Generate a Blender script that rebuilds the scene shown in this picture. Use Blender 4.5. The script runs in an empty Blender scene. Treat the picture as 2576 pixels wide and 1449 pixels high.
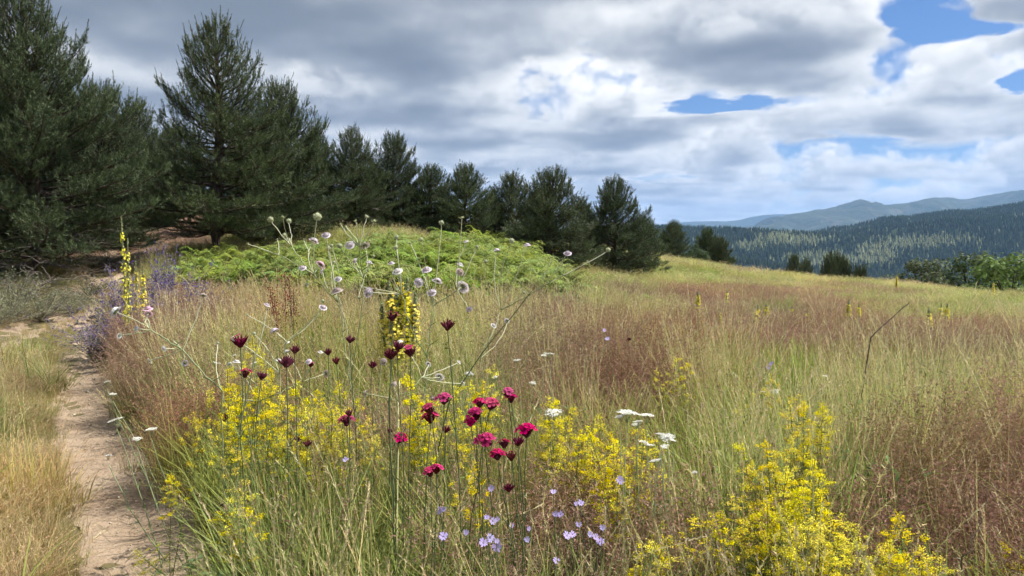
import bpy, bmesh, math, random
import numpy as np
from mathutils import Vector, Matrix

# ------------------------------------------------------------------ camera
SC = bpy.context.scene
COL = SC.collection
R = math.radians
CAM_Z = 1.10                      # eye height of the crouching photographer
F_PX = 1946.0                     # focal length in pixels of a 2576 px wide view
CX, CY = 1288.0, 724.0
HORIZON = 610.0
PITCH = math.atan((CY - HORIZON) / F_PX)

cam_data = bpy.data.cameras.new('camera')
cam_data.sensor_width = 36.0
cam_data.lens = 36.0 * F_PX / 2576.0
cam_data.clip_start = 0.02
cam_data.clip_end = 80000.0
cam = bpy.data.objects.new('camera', cam_data)
cam.location = (0, 0, CAM_Z)
cam.rotation_euler = (math.pi / 2 - PITCH, 0, 0)
COL.objects.link(cam)
SC.camera = cam

# ------------------------------------------------------------------ render look
SC.render.engine = 'CYCLES'
SC.view_settings.view_transform = 'Standard'
SC.view_settings.look = 'None'
SC.view_settings.exposure = 0.90
SC.view_settings.gamma = 1.0
SC.cycles.use_denoising = True
SC.cycles.denoiser = 'OPENIMAGEDENOISE'
SC.cycles.max_bounces = 4
SC.cycles.diffuse_bounces = 2
SC.cycles.glossy_bounces = 1
SC.cycles.transmission_bounces = 2
SC.cycles.transparent_max_bounces = 8
SC.cycles.volume_bounces = 1
SC.cycles.use_adaptive_sampling = True
SC.cycles.adaptive_threshold = 0.045
SC.cycles.adaptive_min_samples = 16
SC.cycles.time_limit = 900
SC.cycles.debug_use_spatial_splits = True
SC.cycles.caustics_reflective = False
SC.cycles.caustics_refractive = False

# ------------------------------------------------------------------ sun
SUN_EL, SUN_AZ = R(57), R(78)     # azimuth clockwise from +Y (the view direction)
sun_dir = Vector((math.sin(SUN_AZ) * math.cos(SUN_EL), math.cos(SUN_AZ) * math.cos(SUN_EL), math.sin(SUN_EL)))
sun_data = bpy.data.lights.new('sun', 'SUN')
sun_data.energy = 4.6
sun_data.angle = R(0.6)
sun_data.color = (1.0, 0.95, 0.86)
sun = bpy.data.objects.new('sun', sun_data)
sun.rotation_euler = sun_dir.to_track_quat('Z', 'Y').to_euler()
sun.location = sun_dir * 60
COL.objects.link(sun)


# ------------------------------------------------------------------ node helper
class NG:
    """Short-hand for building a node tree; sockets and numbers mix freely."""
    def __init__(self, tree):
        self.t = tree
        self.n = tree.nodes
        self.l = tree.links

    def put(self, sock, v):
        if isinstance(v, bpy.types.NodeSocket):
            self.l.new(v, sock)
        elif v is not None:
            if sock.type == 'RGBA' and hasattr(v, '__len__') and len(v) == 3:
                v = (*v, 1.0)
            sock.default_value = v

    def m(self, op, a, b=None, c=None, clamp=False):
        n = self.n.new('ShaderNodeMath')
        n.operation = op
        n.use_clamp = clamp
        for i, v in enumerate((a, b, c)):
            if v is not None:
                self.put(n.inputs[i], v)
        return n.outputs[0]

    def add(self, a, b): return self.m('ADD', a, b)
    def sub(self, a, b): return self.m('SUBTRACT', a, b)
    def mul(self, a, b): return self.m('MULTIPLY', a, b)
    def div(self, a, b): return self.m('DIVIDE', a, b)

    def ss(self, x, lo, hi, a=0.0, b=1.0):
        n = self.n.new('ShaderNodeMapRange')
        n.interpolation_type = 'SMOOTHSTEP'
        for i, v in enumerate((x, lo, hi, a, b)):
            self.put(n.inputs[i], v)
        return n.outputs[0]

    def lin(self, x, lo, hi, a=0.0, b=1.0):
        n = self.n.new('ShaderNodeMapRange')
        for i, v in enumerate((x, lo, hi, a, b)):
            self.put(n.inputs[i], v)
        return n.outputs[0]

    def xyz(self, x, y, z):
        n = self.n.new('ShaderNodeCombineXYZ')
        for i, v in enumerate((x, y, z)):
            self.put(n.inputs[i], v)
        return n.outputs[0]

    def sep(self, v):
        n = self.n.new('ShaderNodeSeparateXYZ')
        self.put(n.inputs[0], v)
        return n.outputs

    def vm(self, op, a, b=None):
        n = self.n.new('ShaderNodeVectorMath')
        n.operation = op
        self.put(n.inputs[0], a)
        if b is not None:
            self.put(n.inputs[3] if op == 'SCALE' else n.inputs[1], b)
        return n.outputs[1] if op in ('LENGTH', 'DOT_PRODUCT', 'DISTANCE') else n.outputs[0]

    def noise(self, vec, scale, detail=3, rough=0.5, lac=2.0, dist=0.0, col=False, dim='3D'):
        n = self.n.new('ShaderNodeTexNoise')
        n.noise_dimensions = dim
        if vec is not None:
            self.put(n.inputs['Vector'], vec)
        for k, v in (('Scale', scale), ('Detail', detail), ('Roughness', rough), ('Lacunarity', lac), ('Distortion', dist)):
            self.put(n.inputs[k], v)
        return n.outputs[1] if col else n.outputs[0]

    def mix(self, f, a, b, mode='MIX'):
        n = self.n.new('ShaderNodeMix')
        n.data_type = 'RGBA'
        n.blend_type = mode
        self.put(n.inputs[0], f)
        self.put(n.inputs[6], a)
        self.put(n.inputs[7], b)
        return n.outputs[2]

    def ramp(self, f, stops):
        n = self.n.new('ShaderNodeValToRGB')
        e = n.color_ramp.elements
        while len(e) < len(stops):
            e.new(0.5)
        for k, (p, c) in zip(e, stops):
            k.position = p
            k.color = (*c, 1)
        self.put(n.inputs[0], f)
        return n.outputs[0]


# ------------------------------------------------------------------ world: blue sky with a layer of cumulus
def sky_point(u, v):
    """A photograph direction -> the point where it meets a cloud base at unit height."""
    x, z = (u - CX) / F_PX, max(HORIZON - v, 6) / F_PX
    return x / z, 1.0 / z


def build_world():
    w = bpy.data.worlds.new('World')
    SC.world = w
    w.use_nodes = True
    t = w.node_tree
    t.nodes.clear()
    g = NG(t)
    out = t.nodes.new('ShaderNodeOutputWorld')
    bg = t.nodes.new('ShaderNodeBackground')
    bg.inputs[1].default_value = 0.10
    t.links.new(bg.outputs[0], out.inputs[0])
    sky = t.nodes.new('ShaderNodeTexSky')
    sky.sky_type = 'NISHITA'
    sky.sun_disc = False
    sky.sun_elevation = SUN_EL
    sky.sun_rotation = SUN_AZ
    sky.altitude = 900
    sky.air_density = 1.0
    sky.dust_density = 0.6
    sky.ozone_density = 2.0
    tc = t.nodes.new('ShaderNodeTexCoord')
    d = tc.outputs['Generated']
    dx, dy, dz0 = g.sep(d)
    dz = g.m('MAXIMUM', dz0, 0.012)
    px, py = g.div(dx, dz), g.div(dy, dz)
    wn = t.nodes.new('ShaderNodeTexWhiteNoise')
    wn.noise_dimensions = '3D'
    g.put(wn.inputs[0], g.vm('SCALE', d, 7919.0))
    jit = wn.outputs[0]

    # where the deck is closed and where it opens: broad patches across the whole sky
    def sq(v): return g.mul(v, v)

    def blob(bx, by, u, v, du, dv, amp):
        x0, y0 = sky_point(u, v)
        xa, ya = sky_point(u, v - dv)
        xb, yb = sky_point(u, v + dv)
        rx = du / F_PX * y0
        ry = max(abs(yb - ya) * 0.5, 0.2)
        # shear along the ray so that the patch follows the line of sight
        q = g.m('ADD', sq(g.mul(g.sub(bx, g.mul(by, x0 / y0)), 1 / rx)),
                sq(g.mul(g.sub(by, y0), 1 / ry)))
        return g.mul(g.m('EXPONENT', g.mul(q, -1.0)), amp)

    blobs = SKY_BLOBS
    N = 13
    T = 1.2
    trans = 1.0
    acc = 0.0
    S = 0.88
    cover0 = 0.0
    wv = g.noise(g.xyz(px, py, 0.0), 0.9, 3.0, 0.6, col=True)
    wx, wy, _wz = g.sep(wv)
    wpx = g.add(px, g.mul(g.mul(g.sub(wx, 0.5), 0.34), g.m('SQRT', g.m('MAXIMUM', g.m('ABSOLUTE', py), 1.0))))
    wpy = g.add(py, g.mul(g.mul(g.sub(wy, 0.5), 0.30), g.m('MAXIMUM', g.m('ABSOLUTE', py), 1.0)))
    for b in blobs:
        cover0 = g.add(cover0, blob(wpx, wpy, *b))
    # the deck thins out towards the right and the far distance
    bias = g.add(g.lin(g.div(px, g.m('MAXIMUM', g.m('ABSOLUTE', py), 0.4)), -0.35, 0.45, 0.055, -0.006), cover0)
    rad = g.m('SQRT', g.add(g.mul(px, px), g.mul(py, py)))
    bias = g.add(bias, g.ss(rad, 4.0, 9.0, 0.0, -0.006))
    sx, sy, sz = sun_dir
    comp = g.div(1.0, g.add(1.0, g.mul(rad, 0.045)))      # the far rows are built of larger clouds
    px, py = g.mul(px, comp), g.mul(py, comp)
    for i in range(N):
        ti = g.div(g.add(float(i), jit), float(N))
        ti = g.mul(ti, g.add(0.5, g.mul(ti, 0.5)))
        h = g.add(g.mul(ti, T), 1.0)
        pos = g.xyz(g.add(g.mul(px, h), SKY_OFF[0]), g.add(g.mul(py, h), SKY_OFF[1]), g.mul(ti, T * 1.25))
        n = g.noise(pos, S, 6.0, 0.58, 2.2)
        prof = g.add(0.485, g.mul(g.m('POWER', ti, 1.1), 0.27))
        dens = g.m('MAXIMUM', g.sub(g.add(n, bias), prof), 0.0)
        a = g.sub(1.0, g.m('EXPONENT', g.mul(dens, g.add(-75.0, g.mul(ti, -150.0)))))
        # light reaching this slice: what lies between it and the sun, and how deep it is
        n2 = g.noise(g.vm('ADD', pos, (sx * 0.22, sy * 0.22, sz * 0.18)), S, 4.0, 0.60, 2.2)
        d2 = g.m('MAXIMUM', g.sub(g.add(n2, bias), g.add(prof, 0.02)), 0.0)
        L = g.add(g.mul(g.m('EXPONENT', g.mul(d2, -8.5)), 0.66), g.mul(g.m('EXPONENT', g.mul(dens, -9.0)), 0.34))
        L = g.mul(L, g.add(0.66, g.mul(g.m('SQRT', ti), 0.42)))
        wgt = g.mul(trans, a) if i else a
        acc = g.add(acc, g.mul(wgt, L)) if i else g.mul(wgt, L)
        trans = g.mul(trans, g.sub(1.0, a)) if i else g.sub(1.0, a)
    cov = g.sub(1.0, trans)
    lum = g.div(acc, g.m('MAXIMUM', cov, 0.02))
    ccol = g.ramp(lum, [(0.12, (0.168, 0.188, 0.215)), (0.36, (0.32, 0.34, 0.37)), (0.62, (0.585, 0.595, 0.60)), (0.86, (1.0, 0.975, 0.92))])
    ccol = g.vm('SCALE', ccol, 7.2)
    blue = g.vm('MULTIPLY', sky.outputs[0], (0.31, 0.43, 0.60))
    full = g.mix(g.ss(cov, 0.02, 0.98), blue, ccol)
    # thin bright haze towards the horizon
    hz = g.m('EXPONENT', g.mul(dz, -26.0))
    full = g.mix(g.mul(hz, 0.7), full, (7.4, 7.3, 7.1))
    g.put(bg.inputs[0], full)
    w.cycles.sampling_method = 'NONE'


SKY_OFF = (41.0, 17.0)
SKY_BLOBS = [  # (u, v, half width, half height, amount): gaps of blue and heavy bases as they hang in this sky
    (2370, 70, 130, 36, -0.17),
    (2560, 215, 70, 28, -0.13),
    (1800, 268, 170, 18, -0.11),
    (2180, 350, 120, 14, -0.10),
    (1660, 445, 100, 12, -0.12),
    (1130, 432, 70, 12, -0.12),
    (1850, 120, 330, 80, 0.10),
    (700, 170, 700, 150, 0.06),
    (1450, 340, 260, 36, 0.06),
]
build_world()

# ------------------------------------------------------------------ mesh helpers
RNG = np.random.default_rng(7)
CP, SP = math.cos(PITCH), math.sin(PITCH)


def ray(u, v):
    """Unit-depth direction for a photograph pixel (2576 px wide view): (x, 1, z) in world axes."""
    xc, zc = (u - CX) / F_PX, (CY - v) / F_PX
    y = CP + zc * SP
    z = -SP + zc * CP
    return xc / y, z / y


def tag(o, label=None, cat=None, group=None, kind=None):
    for k, v in (('label', label), ('category', cat), ('group', group), ('kind', kind)):
        if v:
            o[k] = v
    return o


def empty(name, loc, label=None, cat=None, group=None, rz=0.0, scale=1.0):
    o = bpy.data.objects.new(name, None)
    o.empty_display_size = 0.1
    o.location = loc
    o.rotation_euler = (0, 0, rz)
    o.scale = (scale,) * 3
    COL.objects.link(o)
    return tag(o, label, cat, group)


def new_mesh(name, verts, tris=None, quads=None, col=None, smooth=False):
    me = bpy.data.meshes.new(name)
    verts = np.asarray(verts, np.float32)
    parts, starts, totals = [], [], []
    n = 0
    for arr, k in ((tris, 3), (quads, 4)):
        if arr is not None and len(arr):
            a = np.asarray(arr, np.int32).reshape(-1, k)
            parts.append(a.ravel())
            starts.append(n + np.arange(len(a), dtype=np.int32) * k)
            n += a.size
    me.vertices.add(len(verts))
    me.vertices.foreach_set('co', verts.ravel())
    if parts:
        loops = np.concatenate(parts)
        st = np.concatenate(starts)
        me.loops.add(len(loops))
        me.loops.foreach_set('vertex_index', loops)
        me.polygons.add(len(st))
        me.polygons.foreach_set('loop_start', st)
    if col is not None:
        at_ = me.attributes.new('col', 'FLOAT_COLOR', 'POINT')
        c = np.ones((len(verts), 4), np.float32)
        c[:, :3] = np.asarray(col, np.float32)[:, :3]
        at_.data.foreach_set('color', c.ravel())
    me.update(calc_edges=True)
    me.validate()
    if smooth and parts:
        me.polygons.foreach_set('use_smooth', np.ones(len(me.polygons), bool))
    return me


def add_obj(name, me, mat=None, parent=None, loc=None, link=True):
    o = bpy.data.objects.new(name, me)
    if mat is not None and not me.materials:
        me.materials.append(mat)
    if parent is not None:
        o.parent = parent
    if loc is not None:
        o.location = loc
    if link:
        COL.objects.link(o)
    return o


def unit(v):
    v = np.asarray(v, float)
    return v / np.maximum(np.linalg.norm(v, axis=-1, keepdims=True), 1e-9)


class MB:
    """Collects small shapes (tubes, blades, petals, needles) with a colour per vertex into one mesh."""
    def __init__(self):
        self.v, self.t, self.q, self.c = [], [], [], []
        self.n = 0

    def raw(self, verts, tris=None, quads=None, col=(1, 1, 1)):
        verts = np.asarray(verts, float).reshape(-1, 3)
        c = np.asarray(col, float)
        if c.ndim == 1:
            c = np.tile(c[:3], (len(verts), 1))
        if tris is not None and len(tris):
            self.t.append(np.asarray(tris, np.int64).reshape(-1, 3) + self.n)
        if quads is not None and len(quads):
            self.q.append(np.asarray(quads, np.int64).reshape(-1, 4) + self.n)
        self.v.append(verts)
        self.c.append(c)
        self.n += len(verts)

    def tube(self, pts, radii, col=(1, 1, 1), sides=5, col2=None):
        pts = np.asarray(pts, float)
        n = len(pts)
        radii = np.broadcast_to(np.asarray(radii, float), (n,))
        d = unit(np.gradient(pts, axis=0))
        ref = np.array([0.31, 0.17, 0.93]) if abs(d[0][2]) < 0.9 else np.array([0.9, 0.3, 0.1])
        a = unit(np.cross(d, ref))
        b = np.cross(d, a)
        ang = np.arange(sides) * 2 * math.pi / sides
        ring = (a[:, None, :] * np.cos(ang)[None, :, None] + b[:, None, :] * np.sin(ang)[None, :, None]) * radii[:, None, None]
        V = (pts[:, None, :] + ring).reshape(-1, 3)
        q = []
        for i in range(n - 1):
            for j in range(sides):
                k = (j + 1) % sides
                q.append((i * sides + j, i * sides + k, (i + 1) * sides + k, (i + 1) * sides + j))
        if col2 is not None:
            f = np.linspace(0, 1, n)[:, None]
            cc = np.repeat(np.asarray(col)[None, :] * (1 - f) + np.asarray(col2)[None, :] * f, sides, axis=0)
        else:
            cc = col
        self.raw(V, quads=q, col=cc)

    def blades(self, base, az, lean, length, width, curve, cols, colt, seg=4, twist=0.0):
        """Many grass blades at once: base (N,3); lean and curve in radians; colours (N,3) at foot and tip."""
        N = len(base)
        f = np.linspace(0, 1, seg + 1)
        ang = lean[:, None] + curve[:, None] * f[None, :] ** 1.3
        step = (length / seg)[:, None]
        hx = np.concatenate([np.zeros((N, 1)), np.cumsum(np.sin(ang[:, :-1]) * step, 1)], 1)
        hz = np.concatenate([np.zeros((N, 1)), np.cumsum(np.cos(ang[:, :-1]) * step, 1)], 1)
        ca, sa = np.cos(az), np.sin(az)
        P = np.stack([base[:, 0:1] + hx * ca[:, None], base[:, 1:2] + hx * sa[:, None], base[:, 2:3] + hz], -1)
        tw = az + math.pi / 2 + twist * RNG.uniform(-1, 1, N)
        side = np.stack([np.cos(tw), np.sin(tw), np.zeros(N)], -1)
        w = width[:, None] * (1 - f[None, :] ** 2.2) * 0.5 + 0.0002
        Lp = P - side[:, None, :] * w[:, :, None]
        Rp = P + side[:, None, :] * w[:, :, None]
        V = np.stack([Lp, Rp], 2).reshape(-1, 3)
        idx = (np.arange(N) * (seg + 1) * 2)[:, None] + (np.arange(seg) * 2)[None, :]
        q = np.stack([idx, idx + 1, idx + 3, idx + 2], -1).reshape(-1, 4)
        c = cols[:, None, :] * (1 - f[None, :, None]) + colt[:, None, :] * f[None, :, None]
        c = np.repeat(c, 2, axis=1).reshape(-1, 3)
        self.raw(V, quads=q, col=c)
        return P

    def flakes(self, pos, nrm, size, col, aspect=1.0, fold=0.0):
        """Small leaf-shaped quads (diamonds) at pos with random spin about nrm."""
        pos = np.asarray(pos, float)
        N = len(pos)
        nrm = unit(nrm)
        r = unit(RNG.normal(size=(N, 3)))
        a = unit(np.cross(nrm, r))
        b = np.cross(nrm, a)
        s = np.broadcast_to(np.asarray(size, float), (N,))[:, None]
        V = np.stack([pos - a * s, pos - b * s * aspect + nrm * s * fold, pos + a * s, pos + b * s * aspect + nrm * s * fold], 1).reshape(-1, 3)
        q = np.arange(N * 4).reshape(-1, 4)
        c = np.asarray(col, float)
        c = np.repeat(c, 4, axis=0) if c.ndim == 2 else c
        self.raw(V, quads=q, col=c)

    def needles(self, pos, dirs, length, width, col):
        pos, dirs = np.asarray(pos, float), unit(dirs)
        N = len(pos)
        side = unit(np.cross(dirs, unit(RNG.normal(size=(N, 3)))))
        L = np.broadcast_to(np.asarray(length, float), (N,))[:, None]
        w = np.broadcast_to(np.asarray(width, float), (N,))[:, None] * 0.5
        V = np.stack([pos - side * w, pos + side * w, pos + dirs * L], 1).reshape(-1, 3)
        c = np.asarray(col, float)
        c = np.repeat(c, 3, axis=0) if c.ndim == 2 else c
        self.raw(V, tris=np.arange(N * 3).reshape(-1, 3), col=c)

    def ball(self, center, r, col, squash=1.0, seg=8, rings=5):
        th = np.linspace(0, math.pi, rings + 1)
        ph = np.arange(seg) * 2 * math.pi / seg
        V = np.stack([np.outer(np.sin(th), np.cos(ph)), np.outer(np.sin(th), np.sin(ph)), np.outer(np.cos(th), np.ones(seg)) * squash], -1) * r
        q = []
        for i in range(rings):
            for j in range(seg):
                k = (j + 1) % seg
                q.append((i * seg + j, (i + 1) * seg + j, (i + 1) * seg + k, i * seg + k))
        self.raw(V.reshape(-1, 3) + np.asarray(center), quads=q, col=col)

    def mesh(self, name, smooth=False):
        v = np.concatenate(self.v)
        t = np.concatenate(self.t) if self.t else None
        q = np.concatenate(self.q) if self.q else None
        return new_mesh(name, v, t, q, np.concatenate(self.c), smooth)


def jitter_col(base, n, dv=0.2, dh=0.08):
    c = np.tile(np.asarray(base, float), (n, 1))
    c *= 1 + RNG.uniform(-dv, dv, (n, 1))
    c *= 1 + RNG.uniform(-dh, dh, (n, 3))
    return np.clip(c, 0, 1)


# ------------------------------------------------------------------ materials
def plant_mat(name, trans=0.3, var=0.18, rough=0.6, spec=0.12, hue=0.02):
    m = bpy.data.materials.new(name)
    m.use_nodes = True
    t = m.node_tree
    t.nodes.clear()
    g = NG(t)
    out = t.nodes.new('ShaderNodeOutputMaterial')
    at_ = t.nodes.new('ShaderNodeAttribute')
    at_.attribute_name = 'col'
    oi = t.nodes.new('ShaderNodeObjectInfo')
    hs = t.nodes.new('ShaderNodeHueSaturation')
    g.put(hs.inputs['Hue'], g.lin(oi.outputs['Random'], 0, 1, 0.5 - hue, 0.5 + hue))
    rnd2 = g.m('FRACT', g.mul(oi.outputs['Random'], 37.7))
    g.put(hs.inputs['Value'], g.lin(rnd2, 0, 1, 1 - var, 1 + var))
    g.put(hs.inputs['Saturation'], g.lin(g.m('FRACT', g.mul(oi.outputs['Random'], 91.3)), 0, 1, 0.88, 1.1))
    g.put(hs.inputs['Color'], at_.outputs['Color'])
    p = t.nodes.new('ShaderNodeBsdfPrincipled')
    g.put(p.inputs['Base Color'], hs.outputs[0])
    p.inputs['Roughness'].default_value = rough
    p.inputs['Specular IOR Level'].default_value = spec
    if trans > 0:
        tr = t.nodes.new('ShaderNodeBsdfTranslucent')
        g.put(tr.inputs[0], hs.outputs[0])
        mx = t.nodes.new('ShaderNodeMixShader')
        mx.inputs[0].default_value = trans
        t.links.new(p.outputs[0], mx.inputs[1])
        t.links.new(tr.outputs[0], mx.inputs[2])
        t.links.new(mx.outputs[0], out.inputs[0])
    else:
        t.links.new(p.outputs[0], out.inputs[0])
    return m


def surf_mat(name, build, rough=0.9, bump=None, spec=0.1):
    """build(g, pos) -> colour socket; bump(g, pos) -> height socket."""
    m = bpy.data.materials.new(name)
    m.use_nodes = True
    t = m.node_tree
    g = NG(t)
    p = t.nodes['Principled BSDF']
    geo = t.nodes.new('ShaderNodeNewGeometry')
    pos = geo.outputs['Position']
    g.put(p.inputs['Base Color'], build(g, pos))
    p.inputs['Roughness'].default_value = rough
    p.inputs['Specular IOR Level'].default_value = spec
    if bump:
        b = t.nodes.new('ShaderNodeBump')
        h, st, di = bump(g, pos)
        b.inputs['Strength'].default_value = st
        b.inputs['Distance'].default_value = di
        g.put(b.inputs['Height'], h)
        t.links.new(b.outputs[0], p.inputs['Normal'])
    return m


GRASS = plant_mat('grass_blade', 0.35, 0.20)
LEAF = plant_mat('leaf', 0.30, 0.12)
NEEDLE = plant_mat('pine_needle', 0.12, 0.10, 0.5, 0.25, 0.01)
PETAL = plant_mat('petal', 0.35, 0.08, 0.6, 0.05, 0.01)
STEM = plant_mat('stem', 0.0, 0.10, 0.6, 0.15)
FAR_LEAF = plant_mat('far_foliage', 0.0, 0.28, 0.8, 0.0, 0.02)


def bark_col(g, pos):
    n = g.noise(pos, 9.0, 5, 0.6)
    n2 = g.noise(g.vm('MULTIPLY', pos, (30, 30, 6)), 1.0, 4, 0.6)
    return g.mix(g.ss(n2, 0.35, 0.65), g.mix(n, (0.075, 0.055, 0.045), (0.16, 0.125, 0.10)), (0.045, 0.034, 0.028))


BARK = surf_mat('pine_bark', bark_col, 0.95, lambda g, p: (g.noise(g.vm('MULTIPLY', p, (34, 34, 7)), 1.0, 5, 0.6), 0.9, 0.03))
TWIG = surf_mat('dead_twig', lambda g, p: g.mix(g.noise(p, 14.0, 3), (0.13, 0.105, 0.095), (0.30, 0.265, 0.245)), 0.9)

# ------------------------------------------------------------------ the lie of the land
_pts = []


def lie(u, v, Y, h=0.0):
    x, z = ray(u, v)
    _pts.append((x * Y, Y, CAM_Z + z * Y - h))


lie(280, 1449, 2.55); lie(200, 870, 7.6); lie(0, 840, 8.6); lie(180, 790, 10.6); lie(430, 604, 18.5)
lie(130, 690, 13); lie(570, 645, 15, .1); lie(1000, 745, 8.5, .34); lie(1150, 610, 12.3, .66); lie(1000, 576, 17.5, .25)
lie(950, 620, 15, .35); lie(1170, 614, 18, .22); lie(1290, 634, 18.5, .22); lie(1400, 674, 17, .24); lie(1560, 676, 20, .22)
lie(1800, 800, 9, .36); lie(1800, 700, 20, .24); lie(1700, 645, 30, .25); lie(2300, 850, 7, .36); lie(2300, 762, 14, .26)
lie(2576, 747, 24, .2); lie(2000, 690, 27, .2); lie(2300, 717, 26, .2); lie(760, 660, 14.0, .3)
_pts += [(0, 0, 0), (3, 1, 0), (-3, 1, -.02), (0, 3, .03), (3, 4, -.04), (-2, 4, .03), (0, 5.5, .10), (6, 6, -.12), (10, 10, -.35), (1.3, 2, 0.02),
         (12, 38, -2.2), (25, 36, -4.0), (0, 45, 1.5), (-20, 40, 3.0), (-20, 15, 1.0), (-25, 0, .3), (20, 0, -.6), (25, 15, -1.5),
         (0, -10, -.1), (15, 52, -5.5), (32, 50, -8.5), (5, 50, -1.6), (60, 60, -20), (-40, 60, 5), (-10, 28, 2.0), (-16, 20, 1.5)]
_P = np.array(_pts)


def _tps_fit(P, lam=0.02):
    n = len(P)
    d = np.hypot(P[:, None, 0] - P[None, :, 0], P[:, None, 1] - P[None, :, 1])
    K = np.where(d > 0, d ** 2 * np.log(np.maximum(d, 1e-9)), 0) + lam * np.eye(n)
    Q = np.concatenate([np.ones((n, 1)), P[:, :2]], 1)
    A = np.block([[K, Q], [Q.T, np.zeros((3, 3))]])
    return np.linalg.solve(A, np.concatenate([P[:, 2], np.zeros(3)]))


_W = _tps_fit(_P)
RUT_R = np.array([(-.62, .6), (-.90, 1.6), (-1.22, 2.55), (-2.08, 3.9), (-2.98, 5.4), (-3.88, 7.0), (-4.32, 7.9), (-5.25, 9.6), (-6.2, 12), (-7.1, 15), (-8.15, 18.5), (-9.6, 22.5), (-11, 27)])
RUT_L = np.array([(-2.9, .6), (-3.6, 3.0), (-4.7, 6.0), (-5.62, 8.4), (-5.88, 9.4), (-6.2, 10.6), (-7.0, 13), (-7.8, 15.4), (-8.75, 18.5), (-10.2, 22.5), (-11.6, 27)])


def _resample(P, n=220):
    t = np.arange(len(P))
    tt = np.linspace(0, len(P) - 1, n)
    # Catmull-Rom through the points
    i = np.clip(tt.astype(int), 0, len(P) - 2)
    f = (tt - i)[:, None]
    p0, p1, p2, p3 = P[np.maximum(i - 1, 0)], P[i], P[i + 1], P[np.minimum(i + 2, len(P) - 1)]
    return 0.5 * (2 * p1 + (p2 - p0) * f + (2 * p0 - 5 * p1 + 4 * p2 - p3) * f ** 2 + (3 * p1 - p0 - 3 * p2 + p3) * f ** 3)


RUT_R, RUT_L = _resample(RUT_R), _resample(RUT_L)


def rut_dist(x, y):
    x, y = np.atleast_1d(x), np.atleast_1d(y)
    out = np.full(len(x), 1e9)
    for P in (RUT_R, RUT_L):
        for s in range(0, len(x), 4000):
            d = np.hypot(x[s:s + 4000, None] - P[None, :, 0], y[s:s + 4000, None] - P[None, :, 1]).min(1)
            out[s:s + 4000] = np.minimum(out[s:s + 4000], d)
    return out


def ground_z(x, y):
    sh = np.shape(x)
    x, y = np.atleast_1d(np.asarray(x, float)).ravel(), np.atleast_1d(np.asarray(y, float)).ravel()
    r = np.hypot(x, y)
    k = np.minimum(1.0, 62.0 / np.maximum(r, 1e-6))
    xi, yi = x * k, y * k
    z = np.empty(len(x))
    for s in range(0, len(x), 20000):
        a, b = xi[s:s + 20000], yi[s:s + 20000]
        d = np.hypot(a[:, None] - _P[None, :, 0], b[:, None] - _P[None, :, 1])
        K = np.where(d > 1e-9, d ** 2 * np.log(np.maximum(d, 1e-9)), 0)
        z[s:s + 20000] = K @ _W[:len(_P)] + _W[-3] + _W[-2] * a + _W[-1] * b
    over = np.maximum(r - 62.0, 0)
    side = np.clip(0.5 + 0.5 * (x / np.maximum(r, 1e-6) + 0.15) * 2.2, 0, 1)
    z -= over * (0.02 + 0.26 * side)
    # small hummocks
    z += 0.025 * np.sin(x * 1.7 + 0.6 * y) * np.cos(y * 1.3 - 0.4 * x) * np.clip(r / 3, 0, 1)
    return z.reshape(sh) if sh else float(z[0])


def rut_sink(x, y):
    d = rut_dist(x, y)
    return -0.06 * np.exp(-(d / 0.24) ** 4)


def at(u, v, h=0.0, y0=1.2, y1=60.0):
    """Where a photograph pixel's line of sight meets the ground (or a canopy h above it)."""
    x, z = ray(u, v)
    Y = np.linspace(y0, y1, 1600)
    gap = CAM_Z + z * Y - ground_z(x * Y, Y) - h
    i = np.argmax(gap < 0)
    if gap[i] >= 0:
        i = len(Y) - 1
    return float(x * Y[i]), float(Y[i])


def on_ray(u, v, Y):
    x, z = ray(u, v)
    return np.array([x * Y, Y, CAM_Z + z * Y])


def stand(u, Y):
    """The ground point under a photograph column at distance Y."""
    x, _ = ray(u, HORIZON)
    return np.array([x * Y, Y, ground_z(x * Y, Y)])


# ------------------------------------------------------------------ ground and path
def polar_sheet(radii, na, zf):
    th = np.linspace(0, 2 * math.pi, na, endpoint=False)
    X = np.outer(radii, np.sin(th))
    Yv = np.outer(radii, np.cos(th))
    x, y = np.concatenate([[0], X.ravel()]), np.concatenate([[0], Yv.ravel()])
    z = zf(x, y)
    n = len(radii)
    i = np.arange(n - 1)[:, None]
    j = np.arange(na)[None, :]
    k = (j + 1) % na
    q = np.stack([1 + i * na + j, 1 + (i + 1) * na + j, 1 + (i + 1) * na + k, 1 + i * na + k], -1).reshape(-1, 4)[:, ::-1]
    t = np.stack([np.zeros(na, int), 1 + np.arange(na), 1 + (np.arange(na) + 1) % na], -1)[:, ::-1]
    return np.stack([x, y, z], -1), t, q


TREE_SPOTS = []       # filled by the pines; the needle litter lies under them


def soil_col(g, pos):
    n = g.noise(pos, 1.6, 4, 0.6)
    n2 = g.noise(pos, 26.0, 4, 0.65)
    c = g.mix(g.ss(n, 0.35, 0.65), (0.115, 0.095, 0.05), (0.17, 0.135, 0.075))
    c = g.mix(g.ss(n2, 0.45, 0.7), c, (0.085, 0.095, 0.035))
    x, y, z = g.sep(pos)
    wood = g.ss(g.add(g.add(g.mul(y, 0.55), g.mul(x, -0.62)), g.mul(n, 3.0)), 12.8, 15.2)
    litter = g.mix(n2, (0.085, 0.052, 0.034), (0.16, 0.105, 0.072))
    return g.mix(wood, c, litter)


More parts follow.
